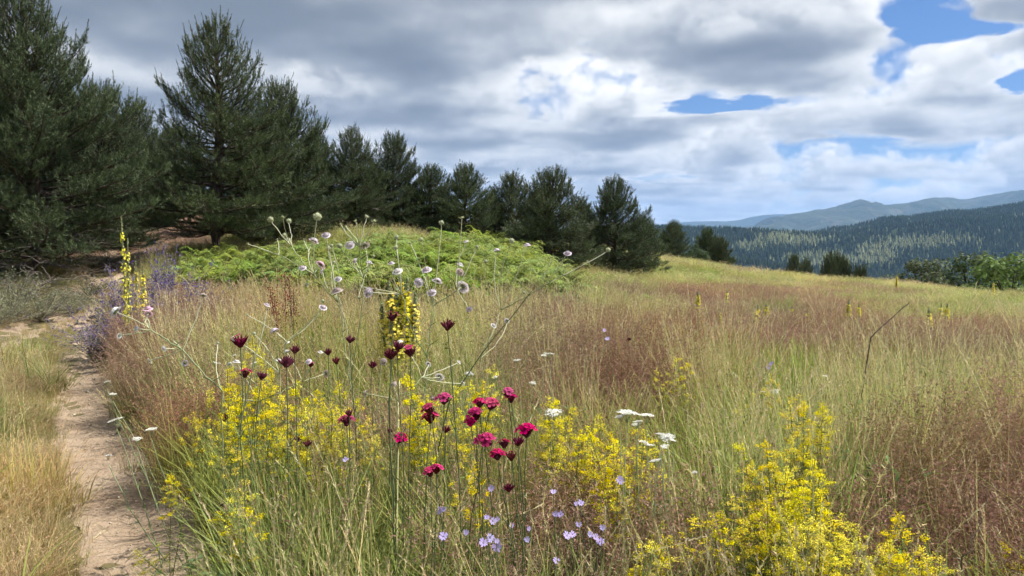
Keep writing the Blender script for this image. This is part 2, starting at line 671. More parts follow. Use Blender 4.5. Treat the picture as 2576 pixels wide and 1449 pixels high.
SOIL = surf_mat('meadow_soil', soil_col, 1.0, lambda g, p: (g.noise(p, 30.0, 4, 0.6), 0.6, 0.03))
rad = np.concatenate([np.geomspace(0.4, 62, 120), np.geomspace(64, 420, 26)])
V, T_, Q_ = polar_sheet(rad, 200, lambda x, y: ground_z(x, y) + rut_sink(x, y))
ground = add_obj('ground', new_mesh('ground', V, T_, Q_, smooth=True), SOIL)
tag(ground, 'rolling meadow ground rising to the pine wood', kind='structure')


def sand_col(g, pos):
    n = g.noise(pos, 2.2, 4, 0.6)
    n2 = g.noise(pos, 60.0, 5, 0.7)
    n3 = g.noise(pos, 14.0, 3, 0.6)
    c = g.mix(g.ss(n, 0.3, 0.7), (0.29, 0.215, 0.15), (0.40, 0.31, 0.225))
    c = g.mix(g.ss(n2, 0.52, 0.72), c, (0.20, 0.14, 0.095))
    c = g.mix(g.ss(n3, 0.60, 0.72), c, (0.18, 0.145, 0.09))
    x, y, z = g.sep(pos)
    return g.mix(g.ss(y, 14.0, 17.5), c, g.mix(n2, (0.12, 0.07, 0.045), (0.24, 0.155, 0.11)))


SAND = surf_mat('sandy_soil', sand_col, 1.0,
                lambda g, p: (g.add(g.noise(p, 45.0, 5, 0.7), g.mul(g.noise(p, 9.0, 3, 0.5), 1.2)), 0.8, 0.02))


def rut_strip(P, w0, seed):
    rs = np.random.default_rng(seed)
    d = unit(np.gradient(P, axis=0))
    nrm = np.stack([d[:, 1], -d[:, 0]], -1)
    n = len(P)
    s = np.arange(n)
    wob = 0.04 * np.sin(s * 0.37 + seed) + 0.035 * np.sin(s * 0.91 + 2 * seed) + rs.normal(0, .008, n)
    wob2 = 0.05 * np.sin(s * 0.31 + 5 + seed) + 0.035 * np.sin(s * 1.07 + seed) + rs.normal(0, .008, n)
    m = 9
    f = np.linspace(-1, 1, m)
    half = np.where(f[None, :] < 0, (w0 + wob)[:, None], (w0 + wob2)[:, None])
    XY = P[:, None, :] + nrm[:, None, :] * (f[None, :] * half)[:, :, None]
    x, y = XY[..., 0].ravel(), XY[..., 1].ravel()
    z = ground_z(x, y) - 0.060 * np.exp(-(np.tile(np.abs(f), n) * w0 / 0.24) ** 4) + 0.012
    z -= 0.03 * (np.tile(np.abs(f), n) > 0.98)
    z += 0.006 * rs.normal(size=len(z))
    i = np.arange(n - 1)[:, None]
    j = np.arange(m - 1)[None, :]
    q = np.stack([i * m + j, i * m + j + 1, (i + 1) * m + j + 1, (i + 1) * m + j], -1).reshape(-1, 4)
    return new_mesh('path', np.stack([x, y, z], -1), None, q, smooth=True)


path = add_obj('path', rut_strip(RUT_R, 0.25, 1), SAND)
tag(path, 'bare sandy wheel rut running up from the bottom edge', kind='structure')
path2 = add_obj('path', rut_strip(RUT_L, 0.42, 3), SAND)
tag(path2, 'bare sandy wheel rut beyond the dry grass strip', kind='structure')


# ------------------------------------------------------------------ hills and mountains
def fbm2(x, y, octaves=5, seed=0):
    rs = np.random.default_rng(seed)
    z = np.zeros_like(x)
    a, f = 1.0, 1.0
    for o in range(octaves):
        for k in range(3):
            th, ph = rs.uniform(0, 2 * math.pi, 2)
            wob = 1.3 * np.sin((x * math.sin(th * 3 + 1) + y * math.cos(th * 5)) * f * 0.7 + ph * 2)
            z += a * np.sin((x * math.cos(th) + y * math.sin(th)) * f + ph + wob) / 3
        a *= 0.5
        f *= 2.07
    return z


def ridge_terrain(name, prof, Yr, depth, floor, nx, ny, amp, scale, seed, u0, u1, back=0.35):
    """A range whose crest runs across at distance Yr; prof = crest pixels (u, v) as seen from the meadow."""
    pu, pv = np.array(prof, float).T
    u = np.linspace(u0, u1, nx)
    crest_v = np.interp(u, pu, pv)
    ang = np.array([ray(a, b) for a, b in zip(u, crest_v)])
    sx = ang[:, 0]
    crest = CAM_Z + ang[:, 1] * Yr
    f = np.concatenate([np.linspace(1.0, 0.0, ny), -np.linspace(0.03, back, max(ny // 5, 4))])
    Y = Yr - f * depth
    X = sx[None, :] * Yr * (1 - 0.25 * (f[:, None] * depth / Yr))
    Ym = np.repeat(Y[:, None], nx, 1)
    s = np.abs(f)[:, None]
    base = crest[None, :] - (crest[None, :] - floor) * np.clip(s, 0, 1) ** 1.12
    rn = fbm2(X / scale, Ym / scale, 5, seed)
    ridged = (0.55 - np.abs(rn)) * 2
    Z = base + ridged * amp * (np.clip(s, 0, 1) * 4.0).clip(0, 1) * (1 - 0.5 * s)
    m = len(f)
    i = np.arange(m - 1)[:, None]
    j = np.arange(nx - 1)[None, :]
    q = np.stack([i * nx + j, i * nx + j + 1, (i + 1) * nx + j + 1, (i + 1) * nx + j], -1).reshape(-1, 4)
    me = new_mesh(name, np.stack([X, Ym, Z], -1).reshape(-1, 3), None, q, smooth=True)
    return me, X, Ym, Z


def forest_col(a, b, c, sc):
    def f(g, pos):
        n = g.noise(pos, sc, 5, 0.6)
        n2 = g.noise(pos, sc * 9, 3, 0.6)
        col = g.mix(g.ss(n, 0.38, 0.62), a, b)
        return g.mix(g.mul(g.ss(n2, 0.5, 0.75), 0.8), col, c)
    return f


def wood_bump(sc, d):
    return lambda g, p: (g.noise(p, sc, 4, 0.65), 1.0, d)


HILL_Y = 2200.0
hill_prof = [(1200, 580), (1500, 578), (1660, 577), (1717, 580), (1830, 586), (1960, 592), (2030, 590), (2085, 578), (2150, 571), (2230, 550), (2290, 551),
             (2390, 535), (2420, 539), (2500, 528), (2576, 516), (2700, 500), (2900, 482), (3300, 470), (3700, 492), (4100, 500)]
hill_me, HX, HY, HZ = ridge_terrain('forested_hill', hill_prof, HILL_Y, 1500.0, -190.0, 210, 80, 46.0, 330.0, 11, 1200, 4100)
hill = add_obj('forested_hill', hill_me, surf_mat('forest_floor', forest_col((0.020, 0.034, 0.016), (0.034, 0.050, 0.022), (0.05, 0.06, 0.03), 0.004), 1.0))
tag(hill, 'dark wooded hillside across the valley', kind='structure')

m1_prof = [(1200, 600), (1600, 600), (1760, 592), (1837, 583), (1927, 561), (2017, 546), (2057, 536), (2092, 522), (2132, 533), (2160, 531), (2207, 522), (2257, 518),
           (2312, 506), (2367, 503), (2412, 506), (2467, 495), (2576, 483), (2700, 478), (3000, 490), (3400, 480), (4200, 500)]
m1_me, *_r = ridge_terrain('mountain_range', m1_prof, 7500.0, 3600.0, -160.0, 260, 60, 150.0, 900.0, 5, 1200, 4200)
m1 = add_obj('mountain_range', m1_me, surf_mat('mountain_wood', forest_col((0.030, 0.045, 0.028), (0.050, 0.064, 0.036), (0.11, 0.105, 0.08), 0.0011), 1.0, wood_bump(0.01, 30)))
tag(m1, 'blue mountain range with a rounded peak in the distance', kind='structure')
m2_prof = [(1200, 590), (1560, 578), (1640, 573), (1717, 560), (1772, 556), (1837, 558), (1917, 541), (2007, 540), (2060, 545), (2160, 530), (2230, 522), (2290, 530), (2576, 500), (3400, 500), (4200, 510)]
m2_me, *_r = ridge_terrain('mountain_range', m2_prof, 11500.0, 3600.0, -160.0, 200, 40, 120.0, 1300.0, 9, 1200, 4200)
m2 = add_obj('mountain_range', m2_me, surf_mat('far_mountain_wood', forest_col((0.035, 0.05, 0.032), (0.055, 0.068, 0.04), (0.09, 0.09, 0.06), 0.0008), 1.0, wood_bump(0.008, 40)))
tag(m2, 'palest and farthest mountain ridge under the clouds', kind='structure')
V, T_, Q_ = polar_sheet(np.geomspace(250, 16000, 40), 120, lambda x, y: np.where(np.hypot(x, y) < 1, -200.0, -195.0) + 0 * x)
valley = add_obj('valley', new_mesh('valley', V, T_, Q_, smooth=True), surf_mat('valley_wood', forest_col((0.03, 0.045, 0.02), (0.06, 0.075, 0.03), (0.08, 0.08, 0.04), 0.003), 1.0))
tag(valley, 'wooded valley floor below the meadow', kind='structure')


# ------------------------------------------------------------------ scattering of uncountable stuff
def scatter(name, protos, pts, rot, scl, idx, label, mats=None):
    """One object: points carrying instances of the given (unlinked) tuft meshes."""
    me = bpy.data.meshes.new(name)
    n = len(pts)
    me.vertices.add(n)
    me.vertices.foreach_set('co', np.asarray(pts, np.float32).ravel())
    a = me.attributes.new('rot', 'FLOAT_VECTOR', 'POINT'); a.data.foreach_set('vector', np.asarray(rot, np.float32).ravel())
    scl = np.asarray(scl, np.float32)
    scl = np.repeat(scl[:, None], 3, 1) if scl.ndim == 1 else scl
    a = me.attributes.new('scl', 'FLOAT_VECTOR', 'POINT'); a.data.foreach_set('vector', scl.ravel())
    a = me.attributes.new('idx', 'INT', 'POINT'); a.data.foreach_set('value', np.asarray(idx, np.int32).ravel())
    col = bpy.data.collections.new(name + '_kinds')
    for i, (pm, mat) in enumerate(protos):
        o = bpy.data.objects.new('%s_kind_%02d' % (name, i), pm)
        if not pm.materials:
            pm.materials.append(mat)
        col.objects.link(o)
    o = bpy.data.objects.new(name, me)
    COL.objects.link(o)
    ng = bpy.data.node_groups.new(name, 'GeometryNodeTree')
    ng.interface.new_socket('Geometry', in_out='INPUT', socket_type='NodeSocketGeometry')
    ng.interface.new_socket('Geometry', in_out='OUTPUT', socket_type='NodeSocketGeometry')
    N, L = ng.nodes, ng.links
    gi, go = N.new('NodeGroupInput'), N.new('NodeGroupOutput')
    ci = N.new('GeometryNodeCollectionInfo')
    ci.inputs['Collection'].default_value = col
    ci.inputs['Separate Children'].default_value = True
    ci.inputs['Reset Children'].default_value = True
    ip = N.new('GeometryNodeInstanceOnPoints')
    ip.inputs['Pick Instance'].default_value = True

    def named(k, ty):
        nn = N.new('GeometryNodeInputNamedAttribute')
        nn.data_type = ty
        nn.inputs[0].default_value = k
        return nn.outputs[0]
    L.new(gi.outputs[0], ip.inputs['Points'])
    L.new(ci.outputs[0], ip.inputs['Instance'])
    L.new(named('idx', 'INT'), ip.inputs['Instance Index'])
    L.new(named('rot', 'FLOAT_VECTOR'), ip.inputs['Rotation'])
    L.new(named('scl', 'FLOAT_VECTOR'), ip.inputs['Scale'])
    L.new(ip.outputs[0], go.inputs[0])
    md = o.modifiers.new('scatter', 'NODES')
    md.node_group = ng
    tag(o, label, kind='stuff')
    return o


# far forest on the opposite hill
def far_conifer(seed, col, h=16.0, r=3.2):
    rs = np.random.default_rng(seed)
    mb = MB()
    lev = 6
    for k in range(lev):
        z0 = h * (0.06 + 0.88 * k / lev)
        z1 = min(h, z0 + h * 0.30)
        rr = r * (1 - k / (lev + 0.4)) ** 0.85
        n = 7
        a = np.arange(n) * 2 * math.pi / n + rs.uniform(0, 6)
        rim = np.stack([np.cos(a) * rr * rs.uniform(.6, 1.2, n), np.sin(a) * rr * rs.uniform(.6, 1.2, n), z0 + rs.uniform(-.6, .6, n)], -1)
        V = np.concatenate([rim, [[rs.uniform(-.2, .2), rs.uniform(-.2, .2), z1]]])
        t = [(i, (i + 1) % n, n) for i in range(n)]
        mb.raw(V, tris=t, col=jitter_col(col, n + 1, .25))
    return mb.mesh('far_conifer')


def build_far_forest():
    rs = np.random.default_rng(3)
    from_idx = []
    n = 150000
    i = rs.uniform(0, HX.shape[0] - 1.001, n)
    j = rs.uniform(0, HX.shape[1] - 1.001, n)
    i0, j0 = i.astype(int), j.astype(int)
    fi, fj = i - i0, j - j0

    def bil(A):
        return (A[i0, j0] * (1 - fi) * (1 - fj) + A[i0 + 1, j0] * fi * (1 - fj) + A[i0, j0 + 1] * (1 - fi) * fj + A[i0 + 1, j0 + 1] * fi * fj)
    X, Y, Z = bil(HX), bil(HY), bil(HZ)
    u = X / Y * F_PX + CX
    vv = HORIZON - (Z - CAM_Z) / Y * F_PX
    keep = (u > 1500) & (u < 4050) & (vv < 735) & (Y < HILL_Y + 140)
    X, Y, Z, u, vv = X[keep], Y[keep], Z[keep], u[keep], vv[keep]
    # sunlit patches of the hillside, put into the colour as stands of paler trees
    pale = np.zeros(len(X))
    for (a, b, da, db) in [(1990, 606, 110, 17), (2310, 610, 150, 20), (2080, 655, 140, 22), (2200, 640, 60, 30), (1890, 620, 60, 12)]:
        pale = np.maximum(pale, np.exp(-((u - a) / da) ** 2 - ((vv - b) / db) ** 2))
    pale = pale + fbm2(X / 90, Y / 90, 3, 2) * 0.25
    sun_tinted = rs.random(len(X)) < np.clip((pale - 0.35) * 2.2, 0.02, 0.95)
    idx = np.where(sun_tinted, rs.integers(3, 6, len(X)), rs.integers(0, 3, len(X)))
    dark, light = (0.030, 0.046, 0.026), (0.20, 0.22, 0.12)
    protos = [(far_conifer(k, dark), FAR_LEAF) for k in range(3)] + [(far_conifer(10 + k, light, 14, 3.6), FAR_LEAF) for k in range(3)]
    rot = np.stack([np.zeros(len(X)), np.zeros(len(X)), rs.uniform(0, 6.28, len(X))], -1)
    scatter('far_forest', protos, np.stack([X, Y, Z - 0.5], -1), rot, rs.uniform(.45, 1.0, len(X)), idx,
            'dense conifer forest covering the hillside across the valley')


build_far_forest()

# ------------------------------------------------------------------ pines
def bend_curve(p0, az, e0, e1, L, n, rs, wob=0.05):
    """A limb leaving p0 at elevation e0 and turning to e1."""
    pts = [np.array(p0, float)]
    a = az
    for k in range(n):
        f = (k + 0.5) / n
        e = e0 + (e1 - e0) * f ** 1.4 + rs.normal(0, wob)
        a += rs.normal(0, wob)
        d = np.array([math.cos(a) * math.cos(e), math.sin(a) * math.cos(e), math.sin(e)])
        pts.append(pts[-1] + d * L / n)
    return np.array(pts)


def make_pine(seed, H, RW, clear=0.10, lean=0.0, spread=1.0, top_thin=0.0, density=1.0, flat=0.0, trunk_r=None, dead=0):
    """-> trunk mesh, branch mesh, crown mesh, dead-branch mesh (or None). Height H, half width RW, foot at the origin."""
    rs = np.random.default_rng(seed)
    tr = MB()
    tr_r = trunk_r or 0.022 * H + 0.01
    nk = 14
    zz = np.linspace(-0.15, H * 0.985, nk)
    ph = rs.uniform(0, 6.28)
    off = np.stack([0.012 * H * np.sin(zz / H * 5 + ph) + lean * (zz / H) ** 1.5, 0.010 * H * np.cos(zz / H * 4 + ph), zz], -1)
    rad_ = tr_r * (1 - np.clip(zz / H, 0, 1)) ** 0.8 + 0.006
    rad_[0] *= 1.5
    rad_[1] *= 1.12
    tr.tube(off, rad_, (0.1, 0.08, 0.06), 9)

    def axis(z):
        return np.array([np.interp(z, zz, off[:, 0]), np.interp(z, zz, off[:, 1]), z])

    br, dd = MB(), MB()
    SP_, SD_, SL_, ST_ = [], [], [], []          # shoots: foot, direction, length, tint

    def shoot(p, d, L, t):
        SP_.append(p); SD_.append(d); SL_.append(L); ST_.append(t)

    z = clear * H
    top = H * 0.93
    whorl = 0
    while z < top:
        s = z / H
        if s < 0.22:
            prof = 0.80 + 0.20 * (s - clear) / max(0.22 - clear, .01)
        else:
            prof = ((1 - s) / 0.78) ** (0.73 + 0.2 * top_thin)
        nb = 6 if s < 0.75 else 5
        a0 = rs.uniform(0, 6.28)
        for b in range(nb):
            L = RW * prof * spread * rs.uniform(0.70, 1.18) + 0.05
            if rs.random() < 0.07:
                L *= 0.55
            az = a0 + b * 2 * math.pi / nb + rs.normal(0, 0.22)
            e0 = R(-6 + 58 * s ** 1.5) + rs.normal(0, 0.10) - flat * (1 - s)
            e1 = e0 + R(22 + 22 * s) + rs.normal(0, 0.1)
            n = 6
            P = bend_curve(axis(z + rs.normal(0, 0.03)), az, e0, e1, L, n, rs, 0.06)
            br.tube(P, np.linspace(0.007 + 0.013 * L, 0.004, n + 1), (0.12, 0.09, 0.07), 4)
            # side twigs: denser towards the tip
            f0 = 0.16 if L > 0.5 else 0.05
            nt = max(3, int(L / 0.062 * density * (1.0 if s < 0.5 else max(0.4, 1.0 - 1.7 * (s - 0.5)))))
            for k in range(nt):
                f = f0 + (1 - f0) * ((k + rs.uniform(0, 1)) / nt) ** 0.85
                x = f * n
                i = min(int(x), n - 1)
                p = P[i] + (P[i + 1] - P[i]) * (x - i)
                ax = unit(P[i + 1] - P[i])
                lat = unit(np.cross(ax, (0, 0, 1)))
                sgn = 1 if (k % 2) else -1
                up = np.array([0, 0, 1.0])
                d = unit(ax * rs.uniform(0.5, 1.0) + lat * sgn * rs.uniform(0.35, 0.95) + up * rs.uniform(-0.12, 0.50))
                TL = (0.10 + 0.30 * L * (1 - f) ** 0.7) * rs.uniform(0.6, 1.25)
                TL = min(TL, 0.6)
                q = p + d * TL
                if TL > 0.16:
                    br.tube(np.array([p, p + d * TL * .5 + up * -.01, q]), [0.004, 0.003, 0.002], (0.13, 0.10, 0.07), 3)
                ns = max(1, int(TL / 0.085 * density))
                for m in range(ns):
                    g_ = (m + rs.uniform(0.2, 1)) / ns
                    sd = unit(d * rs.uniform(0.5, 1.0) + up * rs.uniform(0.05, 0.75 + 1.1 * s) + rs.normal(0, 0.42, 3))
                    shoot(p + d * TL * g_, sd, rs.uniform(0.09, 0.16) * (1 + 0.5 * s), rs.random())
                shoot(q - d * 0.02, unit(d + up * (0.45 + s)), rs.uniform(0.10, 0.18) * (1 + 0.6 * s), 0.6 + 0.4 * rs.random())
            # the leader of the branch, upturned
            tipd = unit(unit(P[-1] - P[-2]) + np.array([0, 0, 0.6 + 0.5 * s]))
            shoot(P[-1], tipd, rs.uniform(0.13, 0.20) + 0.10 * s, 1.0)
            if s > 0.42:
                cd = unit(np.array([math.cos(az) * .25, math.sin(az) * .25, 1.0]) + rs.normal(0, .1, 3))
                CL = H * rs.uniform(.045, .09) + .05
                shoot(P[-1], cd, CL, 1.3)
                br.tube(np.array([P[-1], P[-1] + cd * CL]), [.006, .003], (.16, .14, .09), 4)
                if rs.random() < .5:
                    shoot(P[-2], unit(cd + rs.normal(0, .25, 3)), CL * .7, 1.3)
            for k in range(2):
                shoot(P[-1], unit(tipd + rs.normal(0, 0.35, 3)), rs.uniform(0.08, 0.15), 0.9)
        z += rs.uniform(0.85, 1.15) * (0.040 * H ** 0.55 + 0.045 * (1 - s) * 0.6 + 0.030)
        whorl += 1
    # candles standing up around the leader
    for k in range(20):
        zt = H * rs.uniform(0.66, 0.93)
        s = zt / H
        r_ = RW * 0.34 * (1 - s) / 0.2 * rs.uniform(0.3, 1.0)
        az = rs.uniform(0, 6.28)
        p = axis(zt) + np.array([math.cos(az) * r_, math.sin(az) * r_, 0])
        d = unit(np.array([math.cos(az) * 0.28, math.sin(az) * 0.28, 1.0]) + rs.normal(0, .07, 3))
        L = rs.uniform(0.055, 0.11) * H + 0.06
        br.tube(np.array([axis(zt - r_ * 0.9), (axis(zt - r_ * .9) + p) / 2 + np.array([0, 0, -.02]), p, p + d * L]), [0.008, 0.007, 0.006, 0.003], (0.14, 0.12, 0.08), 4)
        shoot(p, d, L, 1.3)
        if rs.random() < .6:
            shoot(p + d * L * .1, unit(d + rs.normal(0, .35, 3)), L * .6, 1.3)
        for j in range(5):
            shoot(p, unit(d * 0.6 + rs.normal(0, .55, 3)), rs.uniform(.08, .15), 0.8)
    for j, (dz_, dl) in enumerate(((0.90, .10), (0.94, .10))):
        shoot(axis(H * dz_), np.array([0.02, 0, 1.0]), H * dl, 1.2)
    P0, D, L, T = np.array(SP_), unit(np.array(SD_)), np.array(SL_), np.array(ST_)
    cr = MB()
    K = 24
    N = len(P0)
    nn = np.maximum(14, (K * np.clip(L / 0.13, 0.8, 3.4)).astype(int))
    ii = np.repeat(np.arange(N), nn)
    M = len(ii)
    t = rs.uniform(0.0, 1.0, M)
    # grouped mid shoots bend a little upward
    ref = unit(rs.normal(size=(M, 3)))
    a = unit(np.cross(D[ii], ref))
    ang = rs.uniform(0.45, 0.95, M) * np.where(t > 0.9, 0.6, 1.0)
    nd = unit(D[ii] * np.cos(ang)[:, None] + a * np.sin(ang)[:, None])
    pos = P0[ii] + D[ii] * (t * L[ii])[:, None] + rs.normal(0, 0.004, (M, 3))
    thin = np.clip(L / 0.13, 1, 2.2)[ii]
    ln = rs.uniform(0.042, 0.074, M) / thin ** 0.3 * np.where(T[ii] > 1.15, 0.55, 1.0)
    tint = T[ii][:, None]
    dark, light = np.array((0.036, 0.056, 0.026)), np.array((0.120, 0.155, 0.064))
    c = dark * (1 - np.clip(tint, 0, 1) * 0.75) + light * np.clip(tint, 0, 1) * 0.75
    c = c * (1 + rs.normal(0, 0.14, (M, 1))) * (0.85 + 0.3 * rs.random(N)[ii][:, None])
    cr.needles(pos, nd, ln, rs.uniform(0.0055, 0.0095, M), np.clip(c, 0.005, 1))
    out_dead = None
    if dead:
        for k in range(dead):
            zt = H * rs.uniform(0.03, 0.33)
            az = rs.uniform(0, 6.28)
            L = RW * rs.uniform(0.35, 0.85)
            P = bend_curve(axis(zt), az, R(rs.uniform(-15, 12)), R(rs.uniform(-25, 5)), L, 5, rs, 0.10)
            dd.tube(P, np.linspace(0.010, 0.003, 6), (0.2, 0.17, 0.15), 4)
            for m in range(9):
                f = rs.uniform(0.2, 1.0) * 5
                i = min(int(f), 4)
                p = P[i] + (P[i + 1] - P[i]) * (f - i)
                Q = bend_curve(p, az + rs.choice([-1, 1]) * rs.uniform(.4, 1.1), R(rs.uniform(-25, 20)), R(rs.uniform(-35, 5)), L * rs.uniform(.2, .5), 3, rs, .12)
                dd.tube(Q, [0.004, 0.003, 0.0025, 0.0015], (0.2, 0.17, 0.15), 3)
        out_dead = dd.mesh('dead_branches')
    return tr.mesh('trunk', True), br.mesh('branches'), cr.mesh('crown'), out_dead


def place_pine(meshes, loc, rz, label, group, scale=1.0, name='pine_tree', cat='tree'):
    o = empty(name, loc, label, cat, group, rz, scale)
    tr, br, cr, dd = meshes
    t = add_obj('trunk', tr, BARK, o)
    add_obj('branches', br, BARK, t)
    add_obj('crown', cr, NEEDLE, o)
    if dd is not None:
        add_obj('dead_branches', dd, TWIG, o)
    TREE_SPOTS.append((loc[0], loc[1], scale))
    return o


def tree_h(v_top, v_foot, Y):
    return (v_foot - v_top) / F_PX * Y * 1.0


PINE_A = make_pine(101, 4.55, 1.85, 0.09, dead=40, density=1.0, trunk_r=0.10)                  # dense tall
PINE_B = make_pine(102, 4.40, 1.72, 0.13, lean=-0.25, top_thin=0.3, flat=0.16, density=0.9, trunk_r=0.115)   # open crowned, layered
PINE_C = make_pine(103, 3.90, 1.62, 0.04, top_thin=-0.2, density=1.0)
PINE_D = make_pine(104, 2.40, 1.0, 0.02, density=1.0, trunk_r=0.05)                            # young
PINE_E = make_pine(105, 2.10, 1.0, 0.02, top_thin=-0.4, density=1.1, trunk_r=0.05)
PINE_F = make_pine(106, 1.90, 0.78, 0.02, top_thin=0.3, density=0.95, trunk_r=0.04)
_HT = {id(PINE_A): 4.55, id(PINE_B): 4.40, id(PINE_C): 3.90, id(PINE_D): 2.40, id(PINE_E): 2.10, id(PINE_F): 1.90}

WOOD = 'pines along the edge of the wood'
YOUNG = 'young pines in the row on the rise'
BEHIND = 'pines deeper in the wood'


def pine_at(kind, u, v_top, Y, rz, label, group):
    p = stand(u, Y)
    x, zt = ray(u, v_top)
    h = CAM_Z + zt * Y - p[2]
    o = place_pine(kind, p, rz, label, group, h / _HT[id(kind)])
    if group == YOUNG:
        o.scale = (o.scale[0] * 1.15, o.scale[1] * 1.15, o.scale[2])
    return o


pine_at(PINE_A, 85, -14, 12.6, 0.4, 'tallest dark pine at the picture edge with bare dead lower branches', WOOD)
pine_at(PINE_B, 545, 74, 15.0, 2.2, 'tall open-crowned pine with layered boughs beside the forest track', WOOD)
pine_at(PINE_C, 262, 225, 17.0, 1.0, 'pine with sharp tip directly behind the tallest pine', WOOD)
pine_at(PINE_A, 345, 258, 19.0, 3.9, 'rounded pine closing the gap over the forest track', WOOD)
pine_at(PINE_C, 712, 222, 16.6, 4.4, 'broad pine with many candle shoots next to the open-crowned pine', WOOD)
pine_at(PINE_A, 890, 330, 18.5, 5.2, 'pointed pine where the wood steps down to the young pines', WOOD)
pine_at(PINE_C, 992, 345, 20.0, 0.9, 'dark compact pine at the end of the tall trees above the grassy bank', WOOD)
pine_at(PINE_E, 1082, 436, 20.0, 0.2, 'young pine with two upright spikes, first in the row on the rise', YOUNG)
pine_at(PINE_D, 1172, 430, 19.2, 2.0, 'young cone-shaped pine, second in the row behind the bracken', YOUNG)
pine_at(PINE_D, 1288, 452, 20.0, 4.0, 'young pine half hidden in the middle of the row', YOUNG)
pine_at(PINE_E, 1385, 452, 18.2, 1.3, 'bushy young pine with a cluster of upright candles over the bracken edge', YOUNG)
pine_at(PINE_F, 1470, 522, 21.5, 5.0, 'small slim pine in the gap of the row', YOUNG)
pine_at(PINE_D, 1545, 468, 20.0, 5.6, 'last full young pine of the row standing against the sky', YOUNG)
pine_at(PINE_F, 1618, 556, 21.5, 3.0, 'little pine tucked behind the last young pine of the row', YOUNG)
# deeper in the wood
HIDDEN = [
    'pine behind the tallest pine, at the picture edge',
    'dark crown showing over the shoulder of the tallest pine',
    'pine crown deep behind the sharp-tipped pine',
    'dark pine behind the rounded pine over the forest track',
    'pine squeezed behind the open-crowned pine',
    'pine behind the broad pine with many candle shoots',
    'faint crown deepest behind the rounded pine',
    'pine cut off by the picture edge beside the tallest pine',
    'dark pine between the pointed pine and the compact pine',
    'pine deep behind the open-crowned pine',
    'pine deep behind the broad candle-shoot pine',
    'pine deep behind the tallest pine',
    'low pine behind the first young pine of the row',
    'low pine behind the gap after the second young pine',
    'low pine behind the bushy young pine with candles',
]
for i, (u, vt, Y, k, rz) in enumerate([(-60, 60, 16, PINE_C, 1), (60, 150, 20, PINE_A, 2), (170, 230, 23, PINE_C, 3), (430, 330, 24, PINE_A, 4),
                                       (620, 300, 21, PINE_C, 5), (800, 330, 23, PINE_A, 0.5), (300, 330, 27, PINE_C, 2.5), (-150, 120, 13, PINE_A, 5.5),
                                       (940, 420, 24, PINE_C, 1.7), (500, 380, 29, PINE_A, 0.2), (700, 380, 28, PINE_C, 3.3), (150, 330, 31, PINE_A, 1.9),
                                       (1040, 480, 24, PINE_D, 2.9), (1235, 490, 23, PINE_D, 0.7), (1340, 505, 23, PINE_E, 4.8)]):
    pine_at(k, u, vt, Y, rz, HIDDEN[i], BEHIND)

# a few young pines farther out on the open slope
FARP = 'small pines dotted along the meadow edge'
for (u, vt, Y, k, rz, lab) in [
        (1692, 566, 30, PINE_E, 0.3, 'bushy little pine standing alone beyond the end of the row'),
        (1668, 590, 31, PINE_F, 2.3, 'low pine bush touching the lone bushy little pine'),
        (1778, 584, 33, PINE_F, 1.1, 'thin spindly pine rising out of the meadow-edge bushes'),
        (1812, 606, 32, PINE_E, 4.1, 'round dark pine bush at the end of the meadow-edge clump'),
        (1998, 653, 40, PINE_D, 0.8, 'dark pine tip poking above the meadow brow, nearest the clump'),
        (2030, 668, 41, PINE_D, 2.0, 'small pine tip on the brow beside the dark pine tip'),
        (2088, 656, 42, PINE_D, 3.0, 'twin-looking dark pine tip in the middle of the brow'),
        (2110, 662, 43, PINE_E, 3.7, 'lower dark pine joined to the twin-looking tip'),
        (2126, 668, 42, PINE_D, 5.0, 'narrow pine tip at the end of the brow group'),
        (2166, 684, 42, PINE_F, 5.9, 'tiny pine tip barely above the meadow brow')]:
    p = stand(u, Y)
    x, zt = ray(u, vt)
    h = CAM_Z + zt * Y - p[2]
    o = place_pine(k, p, rz, lab, FARP, max(h, 0.8) / _HT[id(k)])
    if u > 1900:
        o.scale = (o.scale[0] * .62, o.scale[1] * .62, o.scale[2])


# ------------------------------------------------------------------ broadleaf trees and bushes
def make_broadleaf(seed, H, RW, col, leaf=0.05, n_leaf=5200):
    rs = np.random.default_rng(seed)
    tr, cr = MB(), MB()
    zz = np.linspace(-0.2, H * 0.55, 8)
    P = np.stack([0.08 * np.sin(zz + seed), 0.08 * np.cos(zz * 1.3), zz], -1)
    tr.tube(P, np.linspace(0.035 * H, 0.012 * H, 8), (.1, .08, .06), 7)
    blobs = []
    for k in range(26):
        az, s = rs.uniform(0, 6.28), rs.uniform(0.22, 0.95)
        r = RW * math.sin(math.pi * min(s * 0.95, 1) ** 0.8) ** 0.6 * rs.uniform(0.35, 0.85)
        c = np.array([math.cos(az) * r, math.sin(az) * r, H * s])
        blobs.append((c, RW * rs.uniform(0.20, 0.36)))
        q0 = P[min(7, int(s * 9))]
        tr.tube(np.array([q0, (q0 + c) / 2 + (0, 0, -.05 * H), c]), [0.012 * H, 0.008 * H, 0.003 * H], (.1, .08, .06), 4)
    pos, nr = [], []
    for c, r in blobs:
        n = n_leaf // len(blobs)
        d = unit(rs.normal(size=(n, 3)))
        rr = r * rs.uniform(0.35, 1.05, n) ** 0.6
        pos.append(c + d * rr[:, None] * np.array([1, 1, 0.8]))
        nr.append(d + rs.normal(0, 0.5, (n, 3)) + np.array([0, 0, 0.5]))
    pos, nr = np.concatenate(pos), np.concatenate(nr)
    cr.flakes(pos, nr, rs.uniform(0.7, 1.3, len(pos)) * leaf, jitter_col(col, len(pos), .28, .1), 0.6)
    return tr.mesh('trunk', True), cr.mesh('crown')


